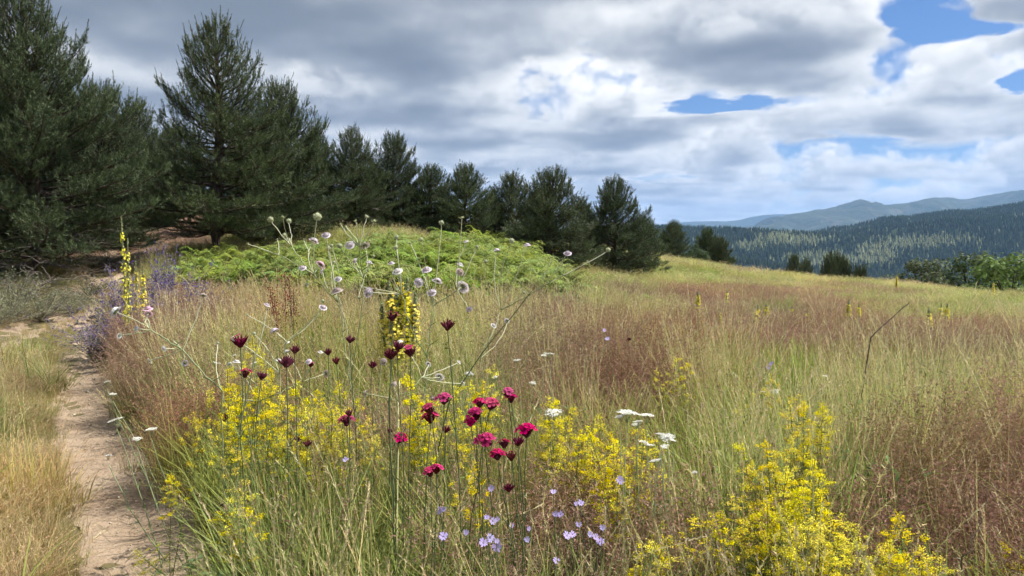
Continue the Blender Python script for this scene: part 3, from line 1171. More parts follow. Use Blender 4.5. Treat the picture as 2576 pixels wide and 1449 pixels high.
BL_A = make_broadleaf(201, 3.2, 1.5, (0.105, 0.135, 0.055), 0.06)
BL_B = make_broadleaf(202, 2.8, 1.4, (0.075, 0.105, 0.048), 0.055)
BL_C = make_broadleaf(203, 2.4, 1.6, (0.16, 0.22, 0.055), 0.06)


def broadleaf(k, Hk, u, vt, Y, rz, label, group=None, name='broadleaf_tree', cat='tree'):
    p = stand(u, Y)
    x, zt = ray(u, vt)
    h = CAM_Z + zt * Y - p[2]
    o = empty(name, p, label, cat, group, rz, h / Hk)
    add_obj('trunk', k[0], BARK, o)
    add_obj('crown', k[1], LEAF, o)
    return o


EDGE = 'leafy trees at the lower edge of the meadow'
broadleaf(BL_A, 3.2, 2318, 655, 40, 0.3, 'rounded grey-green tree where the lower tree belt begins', EDGE)
broadleaf(BL_B, 2.8, 2268, 690, 41, 1.3, 'low round bush in front of the rounded grey-green tree', EDGE)
broadleaf(BL_B, 2.8, 2392, 652, 42, 2.2, 'dark full tree in the middle of the lower belt', EDGE)
broadleaf(BL_A, 3.2, 2462, 640, 41, 3.6, 'tallest dark tree of the lower belt', EDGE)
broadleaf(BL_B, 2.8, 2505, 652, 44, 5.1, 'dark tree behind the bright leafy bush', EDGE)
broadleaf(BL_C, 2.4, 2548, 650, 36, 4.2, 'bright yellow-green leafy bush at the picture edge', EDGE)
broadleaf(BL_B, 2.8, 2600, 640, 43, 2.9, 'dark tree cut off by the picture edge', EDGE)
broadleaf(BL_B, 2.8, 1755, 610, 31, 0.7, 'round leafy bush among the little pines on the meadow edge', FARP, 'leafy_bush', 'bush')

# ------------------------------------------------------------------ meadow: tufts of several grasses
def project(x, y, z):
    """World point -> photograph pixel (used to lay out the stands of grass seen from here)."""
    dy = y * CP - (z - CAM_Z) * SP
    dz = y * SP + (z - CAM_Z) * CP
    return CX + x / dy * F_PX, CY - dz / dy * F_PX


def tuft(seed, n, spread, length, width, lean, curve, foot, tip, dv=0.2, seg=4, dl=0.3):
    global RNG
    RNG = np.random.default_rng(seed)
    mb = MB()
    r = spread * np.sqrt(RNG.random(n))
    a = RNG.uniform(0, 6.283, n)
    base = np.stack([r * np.cos(a), r * np.sin(a), np.full(n, -0.02)], -1)
    az = a + RNG.normal(0, 0.8, n)
    ln = length * RNG.uniform(1 - dl, 1 + dl, n)
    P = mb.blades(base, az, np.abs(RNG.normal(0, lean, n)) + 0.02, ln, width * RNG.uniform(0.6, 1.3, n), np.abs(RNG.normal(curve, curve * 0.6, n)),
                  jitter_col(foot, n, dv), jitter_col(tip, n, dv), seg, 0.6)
    return mb, P


def green_tuft(s):
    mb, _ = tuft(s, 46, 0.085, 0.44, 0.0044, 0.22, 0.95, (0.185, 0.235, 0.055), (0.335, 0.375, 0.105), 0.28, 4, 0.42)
    return mb


def under_tuft(s):
    mb, _ = tuft(s, 46, 0.12, 0.19, 0.0045, 0.45, 0.8, (0.25, 0.25, 0.072), (0.38, 0.355, 0.12), 0.35, 2)
    return mb


def straw_tuft(s):
    mb, P = tuft(s, 26, 0.09, 0.50, 0.0023, 0.13, 0.30, (0.42, 0.41, 0.13), (0.70, 0.61, 0.26), 0.22, 4)
    global RNG
    n = len(P)
    # seed spikes at the tips
    tips, dirs = P[:, -1], unit(P[:, -1] - P[:, -2])
    for k in range(12):
        f = k / 12
        pos = tips - dirs * 0.075 * f
        mb.needles(pos, dirs + RNG.normal(0, 0.35, (n, 3)), 0.013, 0.0035, jitter_col((0.52, 0.43, 0.24), n, .2))
    mb2, _ = tuft(s + 50, 26, 0.09, 0.27, 0.0036, 0.3, 0.8, (0.28, 0.31, 0.07), (0.45, 0.42, 0.125), 0.25, 3)
    mb.raw(np.concatenate(mb2.v), quads=np.concatenate(mb2.q), col=np.concatenate(mb2.c))
    return mb


def red_tuft(s):
    mb, P = tuft(s, 27, 0.10, 0.43, 0.0019, 0.16, 0.25, (0.31, 0.26, 0.13), (0.34, 0.25, 0.13), 0.2, 3)
    n = len(P)
    tips, dirs = P[:, -1], unit(P[:, -1] - P[:, -2])
    for k in range(36):
        f = (k + RNG.random(n)) / 36
        root = tips - dirs * (0.155 * f)[:, None]
        reach = 0.010 + 0.045 * f * (1 - 0.35 * f)
        d = unit(dirs * 0.75 + unit(RNG.normal(size=(n, 3))))
        pos = root + d * (reach * RNG.uniform(0.2, 1.0, n))[:, None]
        mb.needles(pos, d + RNG.normal(0, 0.5, (n, 3)), 0.012, 0.0036, jitter_col((0.315, 0.195, 0.13), n, .28, .1))
    mb2, _ = tuft(s + 50, 22, 0.10, 0.22, 0.0035, 0.35, 0.8, (0.21, 0.215, 0.08), (0.34, 0.29, 0.14), 0.25, 3)
    mb.raw(np.concatenate(mb2.v), quads=np.concatenate(mb2.q), col=np.concatenate(mb2.c))
    return mb


def gold_tuft(s):
    mb, P = tuft(s, 60, 0.09, 0.25, 0.0026, 0.35, 0.75, (0.33, 0.26, 0.11), (0.52, 0.39, 0.20), 0.25, 4)
    n = len(P)
    tips, dirs = P[:, -1], unit(P[:, -1] - P[:, -2])
    for k in range(6):
        mb.needles(tips - dirs * 0.05 * k / 6, dirs + RNG.normal(0, 0.4, (n, 3)), 0.010, 0.0028, jitter_col((0.52, 0.38, 0.21), n, .2))
    return mb


def forb_tuft(s, foot=(0.10, 0.15, 0.045), leafc=(0.13, 0.19, 0.06), h=0.30, size=0.011):
    mb, P = tuft(s, 12, 0.07, h, 0.0028, 0.22, 0.25, foot, leafc, 0.2, 4)
    for k in range(16):
        i = RNG.integers(1, P.shape[1], len(P))
        p = P[np.arange(len(P)), i] + RNG.normal(0, 0.008, (len(P), 3))
        mb.flakes(p, RNG.normal(0, 0.6, (len(P), 3)) + (0, 0, 1), RNG.uniform(.7, 1.5, len(P)) * size, jitter_col(leafc, len(P), .25), 0.38)
    return mb


def grey_tuft(s):
    return forb_tuft(s, (0.17, 0.18, 0.10), (0.25, 0.265, 0.16), 0.26, 0.012)


def fern(s):
    """A bracken clump: a few fronds of paired leaflets on arching stalks."""
    global RNG
    RNG = np.random.default_rng(s)
    mb = MB()
    for f_ in range(5):
        az = RNG.uniform(0, 6.28)
        H = RNG.uniform(0.16, 0.46)
        L = RNG.uniform(0.22, 0.38)
        n = 13
        t = np.linspace(0, 1, n)
        rise = np.array([0, 0, 1.0])
        out = np.array([math.cos(az), math.sin(az), 0])
        lat = np.array([-math.sin(az), math.cos(az), 0])
        lift = RNG.uniform(0.05, 0.26)
        P = out * (0.04 + L * t)[:, None] + rise * (H + lift * np.sin(t * 2.0) - 0.10 * t ** 2)[:, None]
        P = P + RNG.normal(0, .003, P.shape)
        col = np.array((0.235, 0.300, 0.062)) * RNG.uniform(0.75, 1.15) * (1 + RNG.normal(0, .05, 3))
        mb.tube(np.concatenate([[(0, 0, -0.03)], [out * 0.02 + rise * H * .6], P]), 0.0018, col * 0.9, 3)
        for side in (-1, 1):
            w = 0.150 * (1 - t) ** 0.85 * RNG.uniform(.85, 1.15, n) + 0.008
            for i in range(n - 1):
                p = P[i]
                d = unit(lat * side + out * 0.35 + rise * RNG.uniform(-0.35, 0.15))
                m = 4
                fr = np.linspace(0, 1, m)
                hw = 0.0115 * (1 - fr) ** 0.7 * RNG.uniform(.8, 1.2)
                c = p + d * (fr * w[i])[:, None] + rise * (-0.02 * fr ** 2)[:, None]
                cr_ = unit(np.cross(d, rise))
                Vv = np.stack([c - cr_ * hw[:, None], c + cr_ * hw[:, None]], 1).reshape(-1, 3)
                q = [(2 * k, 2 * k + 1, 2 * k + 3, 2 * k + 2) for k in range(m - 1)]
                mb.raw(Vv, quads=q, col=np.clip(col * RNG.uniform(.85, 1.2), 0, 1))
    return mb


def in_poly(u, v, poly):
    poly = np.array(poly, float)
    ins = np.zeros(len(u), bool)
    j = len(poly) - 1
    for i in range(len(poly)):
        xi, yi, xj, yj = *poly[i], *poly[j]
        c = ((yi > v) != (yj > v)) & (u < (xj - xi) * (v - yi) / (yj - yi + 1e-9) + xi)
        ins ^= c
        j = i
    return ins


BRACKEN = [(470, 668), (520, 640), (640, 634), (760, 640), (900, 632), (930, 612), (965, 597), (1050, 589), (1250, 600), (1335, 645), (1390, 692), (1415, 742), (1300, 750), (1100, 740), (950, 728), (760, 705), (640, 692), (480, 688)]
BRACKEN2 = [(1370, 690), (1500, 690), (1640, 700), (1730, 765), (1640, 802), (1500, 785), (1400, 748)]


def lattice(cell, y0, y1, rs, side=0.74, pad=1.2, jit=0.5):
    ny = int((y1 - y0) / cell) + 1
    xm = y1 * side + pad
    nx = int(2 * xm / cell) + 1
    X, Y = np.meshgrid(np.arange(nx) * cell - xm, np.arange(ny) * cell + y0)
    X = X.ravel() + rs.uniform(-jit, jit, X.size) * cell
    Y = Y.ravel() + rs.uniform(-jit, jit, Y.size) * cell
    k = np.abs(X) < Y * side + pad
    return X[k], Y[k]


def merge(dst, src, off, spin, sc):
    """Add a finished tuft (MB) to another one, turned, scaled and moved."""
    v = np.concatenate(src.v) * sc
    c, s_ = math.cos(spin), math.sin(spin)
    w = np.stack([v[:, 0] * c - v[:, 1] * s_ + off[0], v[:, 0] * s_ + v[:, 1] * c + off[1], v[:, 2] + off[2]], -1)
    t = np.concatenate(src.t) if src.t else None
    q = np.concatenate(src.q) if src.q else None
    dst.raw(w, t, q, np.concatenate(src.c))


def patch(seed, mix, half, n, n_under, tufts, hmul=1.0):
    """A square of meadow holding n tufts drawn from mix = {kind: share}, and undergrowth."""
    rs = np.random.default_rng(seed)
    mb = MB()
    kinds, p = list(mix), np.array(list(mix.values()), float)
    p /= p.sum()

    def spot():
        return (*(rs.uniform(-1.06, 1.06, 2) * half), 0)
    for k in range(n):
        src = tufts[kinds[rs.choice(len(kinds), p=p)]]
        merge(mb, src[rs.integers(len(src))], spot(), rs.uniform(0, 6.28), rs.uniform(0.70, 1.25) * hmul)
    src = tufts['under']
    for k in range(n_under):
        merge(mb, src[rs.integers(len(src))], spot(), rs.uniform(0, 6.28), rs.uniform(0.7, 1.3))
    return mb.mesh('patch')


def slope_rot(x, y, spin, rs, jit=0.04):
    e = 0.3
    gx = (ground_z(x + e, y) - ground_z(x - e, y)) / (2 * e)
    gy = (ground_z(x, y + e) - ground_z(x, y - e)) / (2 * e)
    out = np.empty((len(x), 3))
    for i in range(len(x)):
        n = Vector((-gx[i] + rs.normal(0, jit), -gy[i] + rs.normal(0, jit), 1.0))
        m = n.to_track_quat('Z', 'Y').to_matrix() @ Matrix.Rotation(spin[i], 3, 'Z')
        out[i] = m.to_euler('XYZ')
    return out


def build_meadow():
    rs = np.random.default_rng(21)
    T = {'green': [green_tuft(300 + k) for k in range(4)], 'straw': [straw_tuft(320 + k) for k in range(4)], 'red': [red_tuft(340 + k) for k in range(4)],
         'gold': [gold_tuft(360 + k) for k in range(4)], 'forb': [forb_tuft(380 + k) for k in range(3)], 'grey': [grey_tuft(390 + k) for k in range(3)],
         'under': [under_tuft(400 + k) for k in range(4)]}
    R0 = 0.20
    mixes = {
        'green': ('green_grass', dict(green=6, straw=0.8, forb=1.6, red=0.2), 'long soft green meadow grass', 3),
        'straw': ('straw_grass', dict(straw=3.4, green=3.0, red=0.6, forb=1.2), 'pale ripe grass stems with seed spikes across the meadow', 4),
        'red': ('hazy_red_grass', dict(red=8.0, straw=0.4, green=0.9, forb=0.3), 'reddish haze of fine flowering grass across the meadow', 3),
        'gold': ('dry_grass', dict(gold=6, straw=0.5, green=0.7), 'short dry golden grass along the wheel ruts', 2),
        'grey': ('grey_weeds', dict(grey=5, green=0.8, gold=0.6), 'low grey-green herbs beside the track', 2),
    }
    xs, ys, ss = [], [], []
    for cell, y0, y1, sc in ((0.40, 1.0, 4.2, 1.0), (0.46, 4.2, 8.34, 1.15), (0.60, 8.34, 14.34, 1.5), (0.88, 14.34, 24.02, 2.2), (1.2, 24.02, 37.2, 3.0)):
        x, y = lattice(cell, y0 + cell / 2, y1 - cell / 2 + 0.001, rs, jit=0.06)
        xs.append(x); ys.append(y); ss.append(np.full(len(x), sc))
    x, y, sc = np.concatenate(xs), np.concatenate(ys), np.concatenate(ss)
    # single tufts along the ruts, where the bare sand needs a ragged edge
    xe, ye = lattice(0.085, 0.9, 14.0, rs)
    k = xe < 0.5
    xe, ye = xe[k], ye[k]
    de = rut_dist(xe, ye)
    k = (de > 0.15 + 0.09 * rs.random(len(xe))) & (de < np.where(ye < 8.3, 0.62, 0.75)) & (rs.random(len(xe)) < np.where(ye < 6, 0.75, 0.5))
    k |= (de <= 0.2) & (rs.random(len(xe)) < 0.004)
    xe, ye, de = xe[k], ye[k], de[k]

    def weigh(x, y):
        z = ground_z(x, y)
        u, v = project(x, y, z + 0.33)
        d = rut_dist(x, y)
        left = x < np.interp(y, RUT_R[:, 1], RUT_R[:, 0])
        n1, n2, n3 = fbm2(x * 1.1, y * 1.1, 3, 31), fbm2(x * 1.4 + 9, y * 1.4, 3, 32), fbm2(x * 1.2, y * 1.2 + 5, 3, 33)

        def zone(u0, v0, du, dv, a):
            return a * np.exp(-((u - u0) / du) ** 2 - ((v - v0) / dv) ** 2)
        W = {'green': 0.30 + 0.30 * n1, 'straw': 0.36 + 0.25 * n2, 'red': 0.02 + 0.22 * n3, 'gold': 0.01 + 0 * u, 'grey': 0.01 + 0.02 * n2}
        for (k, *zz) in ZONES:
            W[k] = W[k] + zone(*zz)
        W['gold'] = W['gold'] + 1.5 * np.exp(-(d / 0.45) ** 2) + 4.0 * left * (d < 1.2)
        W['red'] = W['red'] * (1 - 0.85 * left)
        W['straw'] = W['straw'] * (1 - 0.7 * left)
        W['green'] = W['green'] * (1 - 0.5 * left)
        M = np.clip(np.stack([W[k] for k in mixes], -1), 0.003, None) ** 1.3
        M = M / M.sum(1, keepdims=True)
        return (M.cumsum(1) > rs.random(len(x))[:, None]).argmax(1), z, d, left, n2

    pick, z, d, left, n2 = weigh(x, y)
    wood = np.clip((0.55 * y - 0.62 * x - 12.6) / 1.8, 0, 1)
    keep = (d > 0.20 + R0 * sc * 1.1) & (rs.random(len(x)) > wood * 0.97) & (np.hypot(x, y) > 1.1)
    fern_here = in_poly(*project(x, y, z + 0.42), BRACKEN)
    keep &= ~(fern_here & (rs.random(len(x)) < 0.62))
    hz = rs.uniform(0.85, 1.15, len(x)) * (1 + 0.12 * n2) * np.where(left & (d < 2.4), np.where(y > 6.5, 0.45, 0.66), 1.0) * np.interp(y, [0, 5, 9, 13, 20, 37], [1.0, 1.0, 0.82, 0.66, 0.52, 0.45])
    hz *= np.clip(0.6 + (np.hypot(x, y) - 1.0) * 0.4, 0.6, 1.0)
    S = np.stack([sc * rs.choice([-1, 1], len(x)), sc, hz * 0.9], -1)
    rot = slope_rot(x, y, rs.integers(0, 4, len(x)) * math.pi / 2 + rs.normal(0, .05, len(x)), rs, 0.012)
    P = np.stack([x, y, z], -1)
    ke, ze, dd, le, _ = weigh(xe, ye)
    He = rs.uniform(0.55, 1.0, len(xe)) * np.where(dd < 0.32, 0.7, 1.0) * np.where(le, np.where(ye > 6.5, .45, .75), 1.0)
    rote = np.stack([rs.normal(0, .12, len(xe)), rs.normal(0, .12, len(xe)), rs.uniform(0, 6.28, len(xe))], -1)
    Pe = np.stack([xe, ye, ze], -1)
    for i, k in enumerate(mixes):
        nm, mix, lab, nv = mixes[k]
        pr = [patch(600 + 10 * i + q, mix, R0, 27, 15, T) for q in range(nv)]
        edge = [t.mesh('tuft') for t in T[k] + T['under'][:2]]
        s = keep & (pick == i)
        se = ke == i
        idx = np.concatenate([rs.integers(0, nv, s.sum()), nv + rs.integers(0, len(edge), se.sum())])
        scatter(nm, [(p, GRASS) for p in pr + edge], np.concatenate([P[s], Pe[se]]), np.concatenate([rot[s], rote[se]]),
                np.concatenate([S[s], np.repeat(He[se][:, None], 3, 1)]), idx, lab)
    # taller single stems that stand out of the sward
    def tall_tuft(s):
        mb, P = tuft(s, 4, 0.06, 0.74, 0.0027, 0.20, 0.62, (0.40, 0.40, 0.16), (0.74, 0.64, 0.34), 0.15, 7, 0.2)
        n = len(P)
        for k in range(22):
            f = k / 22
            seg = np.minimum((7 - f * 1.6).astype(int) if hasattr(f, 'astype') else int(7 - f * 1.6), 6)
            a, b = P[:, seg], P[:, seg + 1]
            w = 7 - f * 1.6 - seg
            pos = a + (b - a) * w
            mb.needles(pos, unit(b - a) + RNG.normal(0, 0.28, (n, 3)), 0.016, 0.0038, jitter_col((0.66, 0.56, 0.32), n, .15))
        return mb.mesh('tall_tuft')
    x, y = lattice(0.36, 1.7, 9.0, rs)
    k = (rut_dist(x, y) > 0.6) & (x > np.interp(y, RUT_R[:, 1], RUT_R[:, 0])) & (rs.random(len(x)) < 0.62)
    x, y = x[k], y[k]
    tt = [tall_tuft(430 + q) for q in range(6)]
    scatter('tall_grass', [(p, GRASS) for p in tt], np.stack([x, y, ground_z(x, y)], -1), np.stack([rs.normal(0, .12, len(x)), rs.normal(0.05, .12, len(x)), rs.uniform(0, 6.28, len(x))], -1),
            rs.uniform(0.7, 1.08, len(x)), rs.integers(0, 6, len(x)), 'tall pale arching grass stems rising above the meadow')
    # bracken
    ferns = [fern(500 + q) for q in range(5)]
    fp = []
    for q in range(4):
        mb = MB()
        for j in range(26):
            r, a = 0.42 * math.sqrt((j + rs.random()) / 26), rs.uniform(0, 6.28)
            merge(mb, ferns[rs.integers(5)], (r * math.cos(a), r * math.sin(a), 0), rs.uniform(0, 6.28), rs.uniform(.5, 1.05))
        fp.append(mb.mesh('bracken_patch'))
    x, y = lattice(0.40, 6.5, 22.0, rs)
    z = ground_z(x, y)
    uu, vv = project(x, y, z + 0.42)
    b1 = in_poly(uu, vv, BRACKEN)
    b2 = in_poly(uu, vv, BRACKEN2) & (rs.random(len(x)) < 0.5)
    k = b1 | b2
    x, y, z, b1 = x[k], y[k], z[k], b1[k]
    sc = rs.uniform(0.85, 1.15, len(x)) * np.where(b1, 1.0, 0.8)
    S = np.stack([sc, sc, sc * np.where(b1, 0.95, 0.65) * (1 + 0.22 * fbm2(x * 1.9, y * 1.9, 3, 8))], -1)
    scatter('bracken', [(p, LEAF) for p in fp], np.stack([x, y, z], -1), slope_rot(x, y, rs.uniform(0, 6.28, len(x)), rs, .06), S, rs.integers(0, 4, len(x)),
            'bright green bracken covering the mound below the young pines')


ZONES = [
    ('red', 420, 800, 190, 65, 5.0), ('red', 320, 960, 110, 130, 5.0), ('red', 2100, 850, 520, 46, 14.0), ('red', 2450, 1290, 190, 150, 7),
    ('red', 1430, 1300, 170, 120, 4.5), ('red', 1560, 950, 130, 60, 5), ('red', 1950, 735, 300, 22, 5), ('red', 1850, 1420, 200, 120, 1.0), ('red', 2500, 880, 160, 30, 4),
    ('green', 640, 1330, 260, 170, 7.0), ('green', 930, 1330, 280, 140, 7.0), ('green', 1740, 1140, 130, 120, 6.0),
    ('green', 2250, 935, 400, 30, 9.0), ('green', 2500, 775, 200, 32, 14.0), ('green', 580, 910, 70, 50, 1.2), ('green', 1450, 700, 120, 30, 1.5), ('green', 2300, 732, 260, 14, 5.0),
    ('green', 1010, 575, 70, 16, 3.0), ('green', 770, 780, 60, 40, 1.5), ('green', 1500, 690, 260, 22, 2.0), ('green', 1700, 660, 160, 14, 2.0), ('green', 900, 1150, 350, 120, 0.9), ('green', 1150, 1400, 200, 90, 1.5),
    ('straw', 1250, 830, 380, 90, 1.2), ('straw', 2150, 1020, 350, 90, 1.8), ('straw', 1800, 940, 250, 60, 1.0), ('straw', 700, 760, 250, 40, 1.0),
    ('gold', 60, 1060, 130, 260, 4.0), ('gold', 110, 890, 100, 50, 3.0), ('gold', 330, 1130, 60, 130, 1.2),
    ('grey', 50, 1340, 100, 90, 5.0), ('grey', 90, 790, 120, 40, 4.0)]
build_meadow()

# ------------------------------------------------------------------ flowers and herbs, one plant at a time
FR = np.random.default_rng(77)


def arc(p0, p1, sag, n=7, wob=0.006):
    """A gently bowed stem between two points."""
    p0, p1 = np.asarray(p0, float), np.asarray(p1, float)
    t = np.linspace(0, 1, n)[:, None]
    side = np.array([FR.normal(0, 1), FR.normal(0, 1), 0]) * sag
    P = p0 * (1 - t) + p1 * t + side * np.sin(t * math.pi) * np.linalg.norm(p1 - p0)
    P[1:-1] += FR.normal(0, wob, (n - 2, 3)) * np.array([1, 1, 0.4])
    return P


def place_between(o, foot, top, unit_h, xy=1.0, spin=None):
    d = Vector(np.asarray(top) - np.asarray(foot))
    q = d.to_track_quat('Z', 'Y')
    o.rotation_mode = 'QUATERNION'
    spin = FR.uniform(0, 6.28) if spin is None else spin
    o.rotation_quaternion = q @ Matrix.Rotation(spin, 3, 'Z').to_quaternion()
    o.location = foot
    o.scale = (xy, xy, d.length / unit_h)


def seeded(s):
    global RNG
    RNG = np.random.default_rng(s)
    return RNG


# ---- yellow bedstraw -------------------------------------------------------
def bedstraw_stalk(s, H=0.5):
    """A leafy stem with an open plume: side sprays that carry separate froths of tiny flowers."""
    rs = seeded(s)
    st, bl = MB(), MB()
    P = np.stack([0.014 * np.sin(np.linspace(0, 3, 8) + s), 0.014 * np.cos(np.linspace(0, 2.5, 8)), np.linspace(0, H, 8)], -1)
    P[:, :2] -= P[0, :2]
    st.tube(P, np.linspace(0.0016, 0.0008, 8), (0.19, 0.21, 0.07), 4)

    def ax(z):
        return np.array([np.interp(z, P[:, 2], P[:, 0]), np.interp(z, P[:, 2], P[:, 1]), z])
    for z in np.arange(0.04, 0.46, 0.028):
        a = rs.uniform(0, 6.28, 6)
        st.needles(np.tile(ax(z), (6, 1)), np.stack([np.cos(a), np.sin(a), rs.uniform(-.2, .5, 6)], -1), 0.020, 0.0022, jitter_col((0.16, 0.21, 0.065), 6))
    pos, col = [], []

    def froth(c, r, n, age):
        pos.append(c + rs.normal(0, 1, (n, 3)) * r * np.array([1, 1, .75]))
        col.append(jitter_col(np.array((0.90, 0.78, 0.035)) * (1 - 0.22 * age), n, .13, .04))
    z0 = rs.uniform(.60, .68) * H
    k, z = 0, z0
    while z < H * .97:
        f = (z - z0) / (H - z0)
        a = k * 2.4 + rs.normal(0, .4)
        L = (0.016 + 0.050 * (1 - f) ** 0.9) * rs.uniform(0.45, 1.35)
        d = unit(np.array([math.cos(a), math.sin(a), rs.uniform(.5, 1.1)]))
        c = ax(z)
        st.tube(np.array([c, c + d * L]), 0.0006, (0.30, 0.30, 0.08), 3)
        age = rs.random() ** 2
        for j in range(rs.integers(1, 3)):
            froth(c + d * L * rs.uniform(.55, 1.05) + rs.normal(0, .003, 3), rs.uniform(.0032, .0060), int(rs.integers(24, 46)), age)
        z += rs.uniform(.008, .024)
        k += 1
    for j in range(4):
        froth(ax(H * (1 - .02 * j)), .0036, 18, 0)
    pos, col = np.concatenate(pos), np.concatenate(col)
    bl.flakes(pos, rs.normal(size=pos.shape) + (0, 0, .8), rs.uniform(0.0013, 0.0024, len(pos)), col, 0.8, 0.25)
    return st.mesh('stem'), bl.mesh('blossom')


BEDSTRAW = [bedstraw_stalk(700 + k) for k in range(6)]


def bedstraw(label, Y, tops, extra=2):
    us = np.mean([t[0] for t in tops])
    foot = stand(us, Y + 0.03)
    o = empty('yellow_bedstraw', foot, label, 'wildflower', 'yellow bedstraw plants in the meadow')
    for (u, v) in tops:
        for e in range(1 + extra):
            y = Y + FR.normal(0, 0.05)
            top = on_ray(u + (FR.normal(0, 22) if e else 0), v + (abs(FR.normal(0, 50)) + 8 if e else 0), y)
            f = np.array([foot[0] * 0.6 + top[0] * 0.4 + FR.normal(0, .07), foot[1] * 0.5 + y * 0.5 + FR.normal(0, .05), 0])
            f[2] = ground_z(f[0], f[1]) - 0.01
            if top[2] - f[2] < 0.12:
                continue
            sm, bm = BEDSTRAW[FR.integers(len(BEDSTRAW))]
            s = add_obj('stem', sm, STEM, o)
            place_between(s, f - foot, top - foot, 0.5, FR.uniform(0.9, 1.35))
            add_obj('blossom', bm, PETAL, s)
    return o


for lab, Y, tops in [
        ('yellow bedstraw spire at the outer end of the flower patch nearest the path', 2.4, [(540, 935), (515, 975), (575, 962)]),
        ('small yellow bedstraw just behind the big maroon pink', 2.9, [(650, 843), (662, 880)]),
        ('yellow bedstraw clump under the two small maroon pinks near the path side', 2.5, [(612, 965), (642, 985), (682, 958), (600, 1012), (655, 1040)]),
        ('wide yellow bedstraw clump below the four maroon pinks', 2.5, [(722, 958), (782, 985), (810, 1000), (760, 1035), (700, 1020)]),
        ('yellow bedstraw behind the pair of stacked pinks, left of the tall scabious stem', 2.55, [(838, 965), (850, 1000), (900, 1002), (915, 1050), (880, 1075)]),
        ('bright bedstraw plume to the right of the tall scabious stem', 2.5, [(1040, 940), (1060, 962), (1050, 1005), (1075, 1015)]),
        ('slim yellow bedstraw beside the single pink above the stacked pair', 2.6, [(1130, 968), (1120, 1012), (1140, 1040)]),
        ('loose yellow bedstraw behind the cluster of magenta pinks', 2.8, [(1240, 922), (1215, 950), (1190, 985), (1165, 1050)]),
        ('yellow bedstraw just right of the topmost magenta pink', 2.4, [(1392, 990), (1375, 1040), (1410, 1022), (1358, 1085)]),
        ('dense golden bedstraw directly below the white yarrow flower', 2.25, [(1487, 1043), (1502, 1080), (1460, 1092), (1532, 1105), (1475, 1130)]),
        ('golden bedstraw left of the yarrow clump', 2.2, [(1590, 1080), (1607, 1112), (1570, 1120), (1580, 1160)]),
        ('low golden bedstraw at the edge of the brown grass mound', 2.1, [(1500, 1150), (1540, 1185), (1610, 1205), (1515, 1200)]),
        ('tallest bedstraw plume in the patch nearest the picture corner', 2.2, [(1985, 993), (2003, 1012), (2052, 1020), (2058, 1055)]),
        ('open bedstraw spray below the tallest plume', 2.0, [(1905, 1118), (1950, 1110), (1978, 1098), (1900, 1160), (1930, 1170)]),
        ('upright bedstraw plume in the middle of the corner patch', 1.9, [(2022, 1150), (2034, 1180), (1995, 1212), (2040, 1230), (1962, 1235)]),
        ('rust-tinged bedstraw on the inner side of the corner patch', 1.85, [(1860, 1232), (1890, 1262), (1922, 1282), (1850, 1292), (1880, 1320)]),
        ('broad yellow bedstraw mass at the heart of the corner patch', 1.8, [(2082, 1290), (2112, 1310), (2052, 1300), (2020, 1332), (1990, 1310), (2060, 1345)]),
        ('lemon yellow bedstraw tip at the outer end of the corner patch', 1.75, [(2226, 1298), (2242, 1332), (2200, 1335), (2162, 1332)]),
        ('lemon yellow bedstraw spilling out of the bottom edge', 1.7, [(2252, 1370), (2282, 1402), (2192, 1392), (2232, 1420), (2130, 1380)]),
        ('bedstraw half cut by the bottom edge below the corner patch', 1.68, [(2332, 1402), (2352, 1432), (2300, 1440)]),
        ('bedstraw at the far bottom corner of the picture', 1.8, [(2552, 1378), (2574, 1410)]),
        ('pale bedstraw far back in the tall grass', 3.6, [(1688, 895), (1704, 912), (1672, 925)]),
        ('thin orange-tipped bedstraw in the tall grass behind the corner patch', 3.2, [(1925, 945), (1932, 975)]),
        ('tiny bedstraw sprig leaning over the path edge', 2.3, [(404, 1205), (408, 1225)]),
        ('small bedstraw in the green grass by the path', 2.1, [(592, 1255), (612, 1290)]),
        ('yellow bedstraw trailing on the sand of the path', 2.3, [(378, 1360), (392, 1382)]),
        ('small bedstraw in the brown grass left of the white stone', 1.85, [(1672, 1325), (1652, 1345), (1700, 1310)]),
        ('faint bedstraw under the magenta pinks', 2.0, [(1148, 1130), (1160, 1160)])]:
    bedstraw(lab, Y, tops, 0 if tops[0][0] < 500 or 1100 < tops[0][0] < 1180 else 1)


